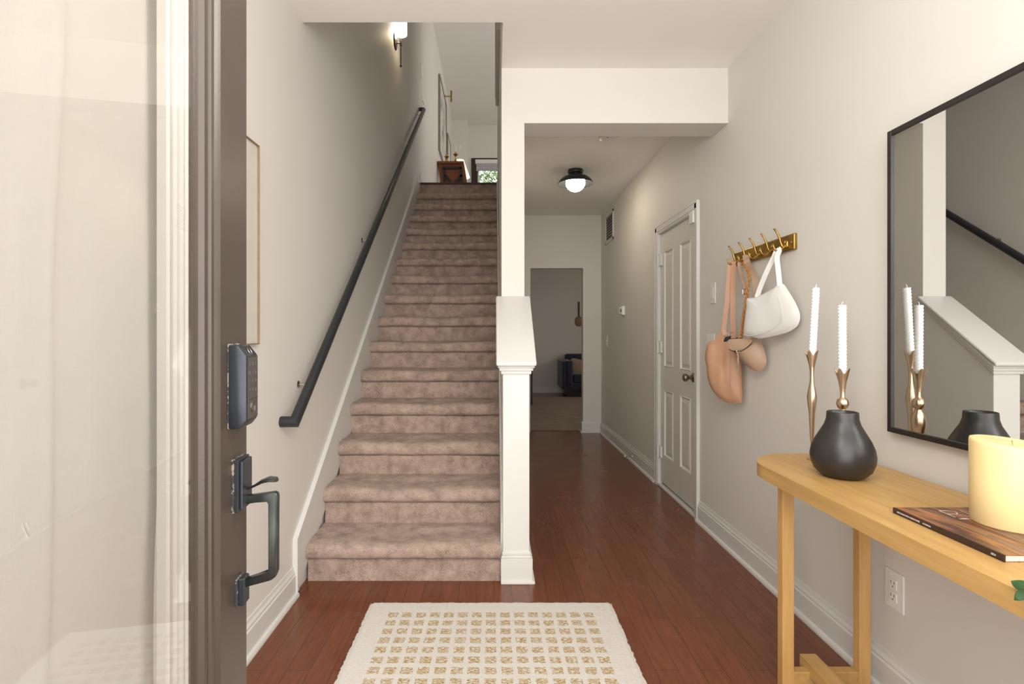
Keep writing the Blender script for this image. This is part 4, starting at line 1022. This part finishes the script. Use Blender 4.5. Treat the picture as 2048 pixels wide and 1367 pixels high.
g = G(); n_ = 20
for (cz, r_) in ((1.174, .006), (1.080, .009)):
    yy_ = .0315 if cz < 1.1 else .0255
    g.tube([(.0615 + r_ * math.cos(6.2832 * k / n_), yy_ + (0 if cz < 1.1 else -(r_ * .55) * math.sin(6.2832 * k / n_) * 1.0), cz + r_ * math.sin(6.2832 * k / n_)) for k in range(n_ + 1)], .0005, 6)
g.xf(DM).out('ring_mark', M['steel'], kp, True)
G().box(.0375, .0855, .0306, .0310, 1.0935, 1.0942).xf(DM).out('cover_joint', M['near_black'], kp)
# handle set
hs = G().box(.020, .072, .004, .011, .905, .992, .001, 1).xf(DM).out('upper_rosette', M['slate'], fd)
G().box(.0194, .0728, 0, .0042, .9044, .9930, .0005, 1).xf(DM).out('gasket', M['worn'], hs)
G().prism([(.023, .011, .908), (.069, .011, .908), (.069, .011, .989), (.023, .011, .989)], (0, .006, 0), .002, 2).xf(DM).out('rosette_face', M['slate'], hs)
lr = G().box(.030, .056, .004, .015, .742, .788, .002, 1).xf(DM).out('lower_rosette', M['slate'], fd)
G().box(.0295, .0568, 0, .0042, .7412, .7895, .0005, 1).xf(DM).out('gasket', M['worn'], lr)
g = G(); hsx, hw_ = .0425, .0065
prf = [(.015, .926), (.062, .931), (.0665, .928), (.067, .922), (.067, .796), (.064, .786), (.056, .780), (.013, .770), (.013, .784), (.050, .793), (.0535, .797), (.0535, .912), (.050, .917), (.015, .912)]
g.prism([(hsx - hw_, n_, z_) for n_, z_ in prf], (hw_ * 2, 0, 0), .0018, 2)
g.xf(DM).out('pull_handle', M['gunmetal'], fd, True, angle=30)
g = G(); tl = [(.015, .936), (.028, .942), (.040, .949), (.052, .9525), (.062, .9515), (.066, .949)]
g.tube([(hsx, n_, z_) for n_, z_ in tl], [.0045, .005, .008, .0105, .0095, .004], 16, up=(0, 0, 1), flat=(.42, 1.2))
g.xf(DM).out('thumb_lever', M['gunmetal'], fd, True)
# linen curtain behind the glass
g = G(); s0, s1 = .202, DW - .185; nx_, nz_ = 90, 80; gr = []
def cfold(s_, z_):
    q = s_ - .42 - .012 * math.sin(z_ * 2.2); k1 = -.014 * math.exp(-(q / .016) ** 2)
    k2 = .012 * math.exp(-((s_ - .500 + .02 * math.sin(z_ * 1.3)) / .018) ** 2); k3 = .006 * math.sin((s_ - .29) * 52) * math.exp(-((s_ - .24) / .035) ** 2)
    hcrease = .0035 * math.exp(-((z_ - 1.235) / .006) ** 2) + .0010 * math.exp(-((z_ - .74) / .006) ** 2)
    wr = .007 * noise.noise(Vector((s_ * 7, z_ * 3.0, 0))) + .0018 * noise.noise(Vector((s_ * 24, z_ * 6, 3)))
    return k1 + k2 + k3 + hcrease + wr
for i in range(nx_ + 1):
    row = []
    for j in range(nz_ + 1):
        s_ = s0 + (s1 - s0) * i / nx_; z_ = .20 + 1.78 * j / nz_
        row.append(g.b.verts.new((s_, -.052 - cfold(s_, z_), z_)))
    gr.append(row)
for i in range(nx_):
    for j in range(nz_): g.b.faces.new([gr[i][j], gr[i+1][j], gr[i+1][j+1], gr[i][j+1]])
bmesh.ops.solidify(g.b, geom=list(g.b.faces), thickness=.0008)
cu_ = thing('curtain', DM @ Vector((.5, -.066, .2)), 'cream linen curtain hanging behind the glass of the open front door', 'curtain')
g.xf(DM).out('fabric', M['linen'], cu_, True, angle=80)
g = G(); g.tube([(s0 - .03, -.072, 1.96), (s1 + .03, -.072, 1.96)], .005, 10); g.xf(DM).out('curtain_rod', M['white_plastic'], cu_, True)
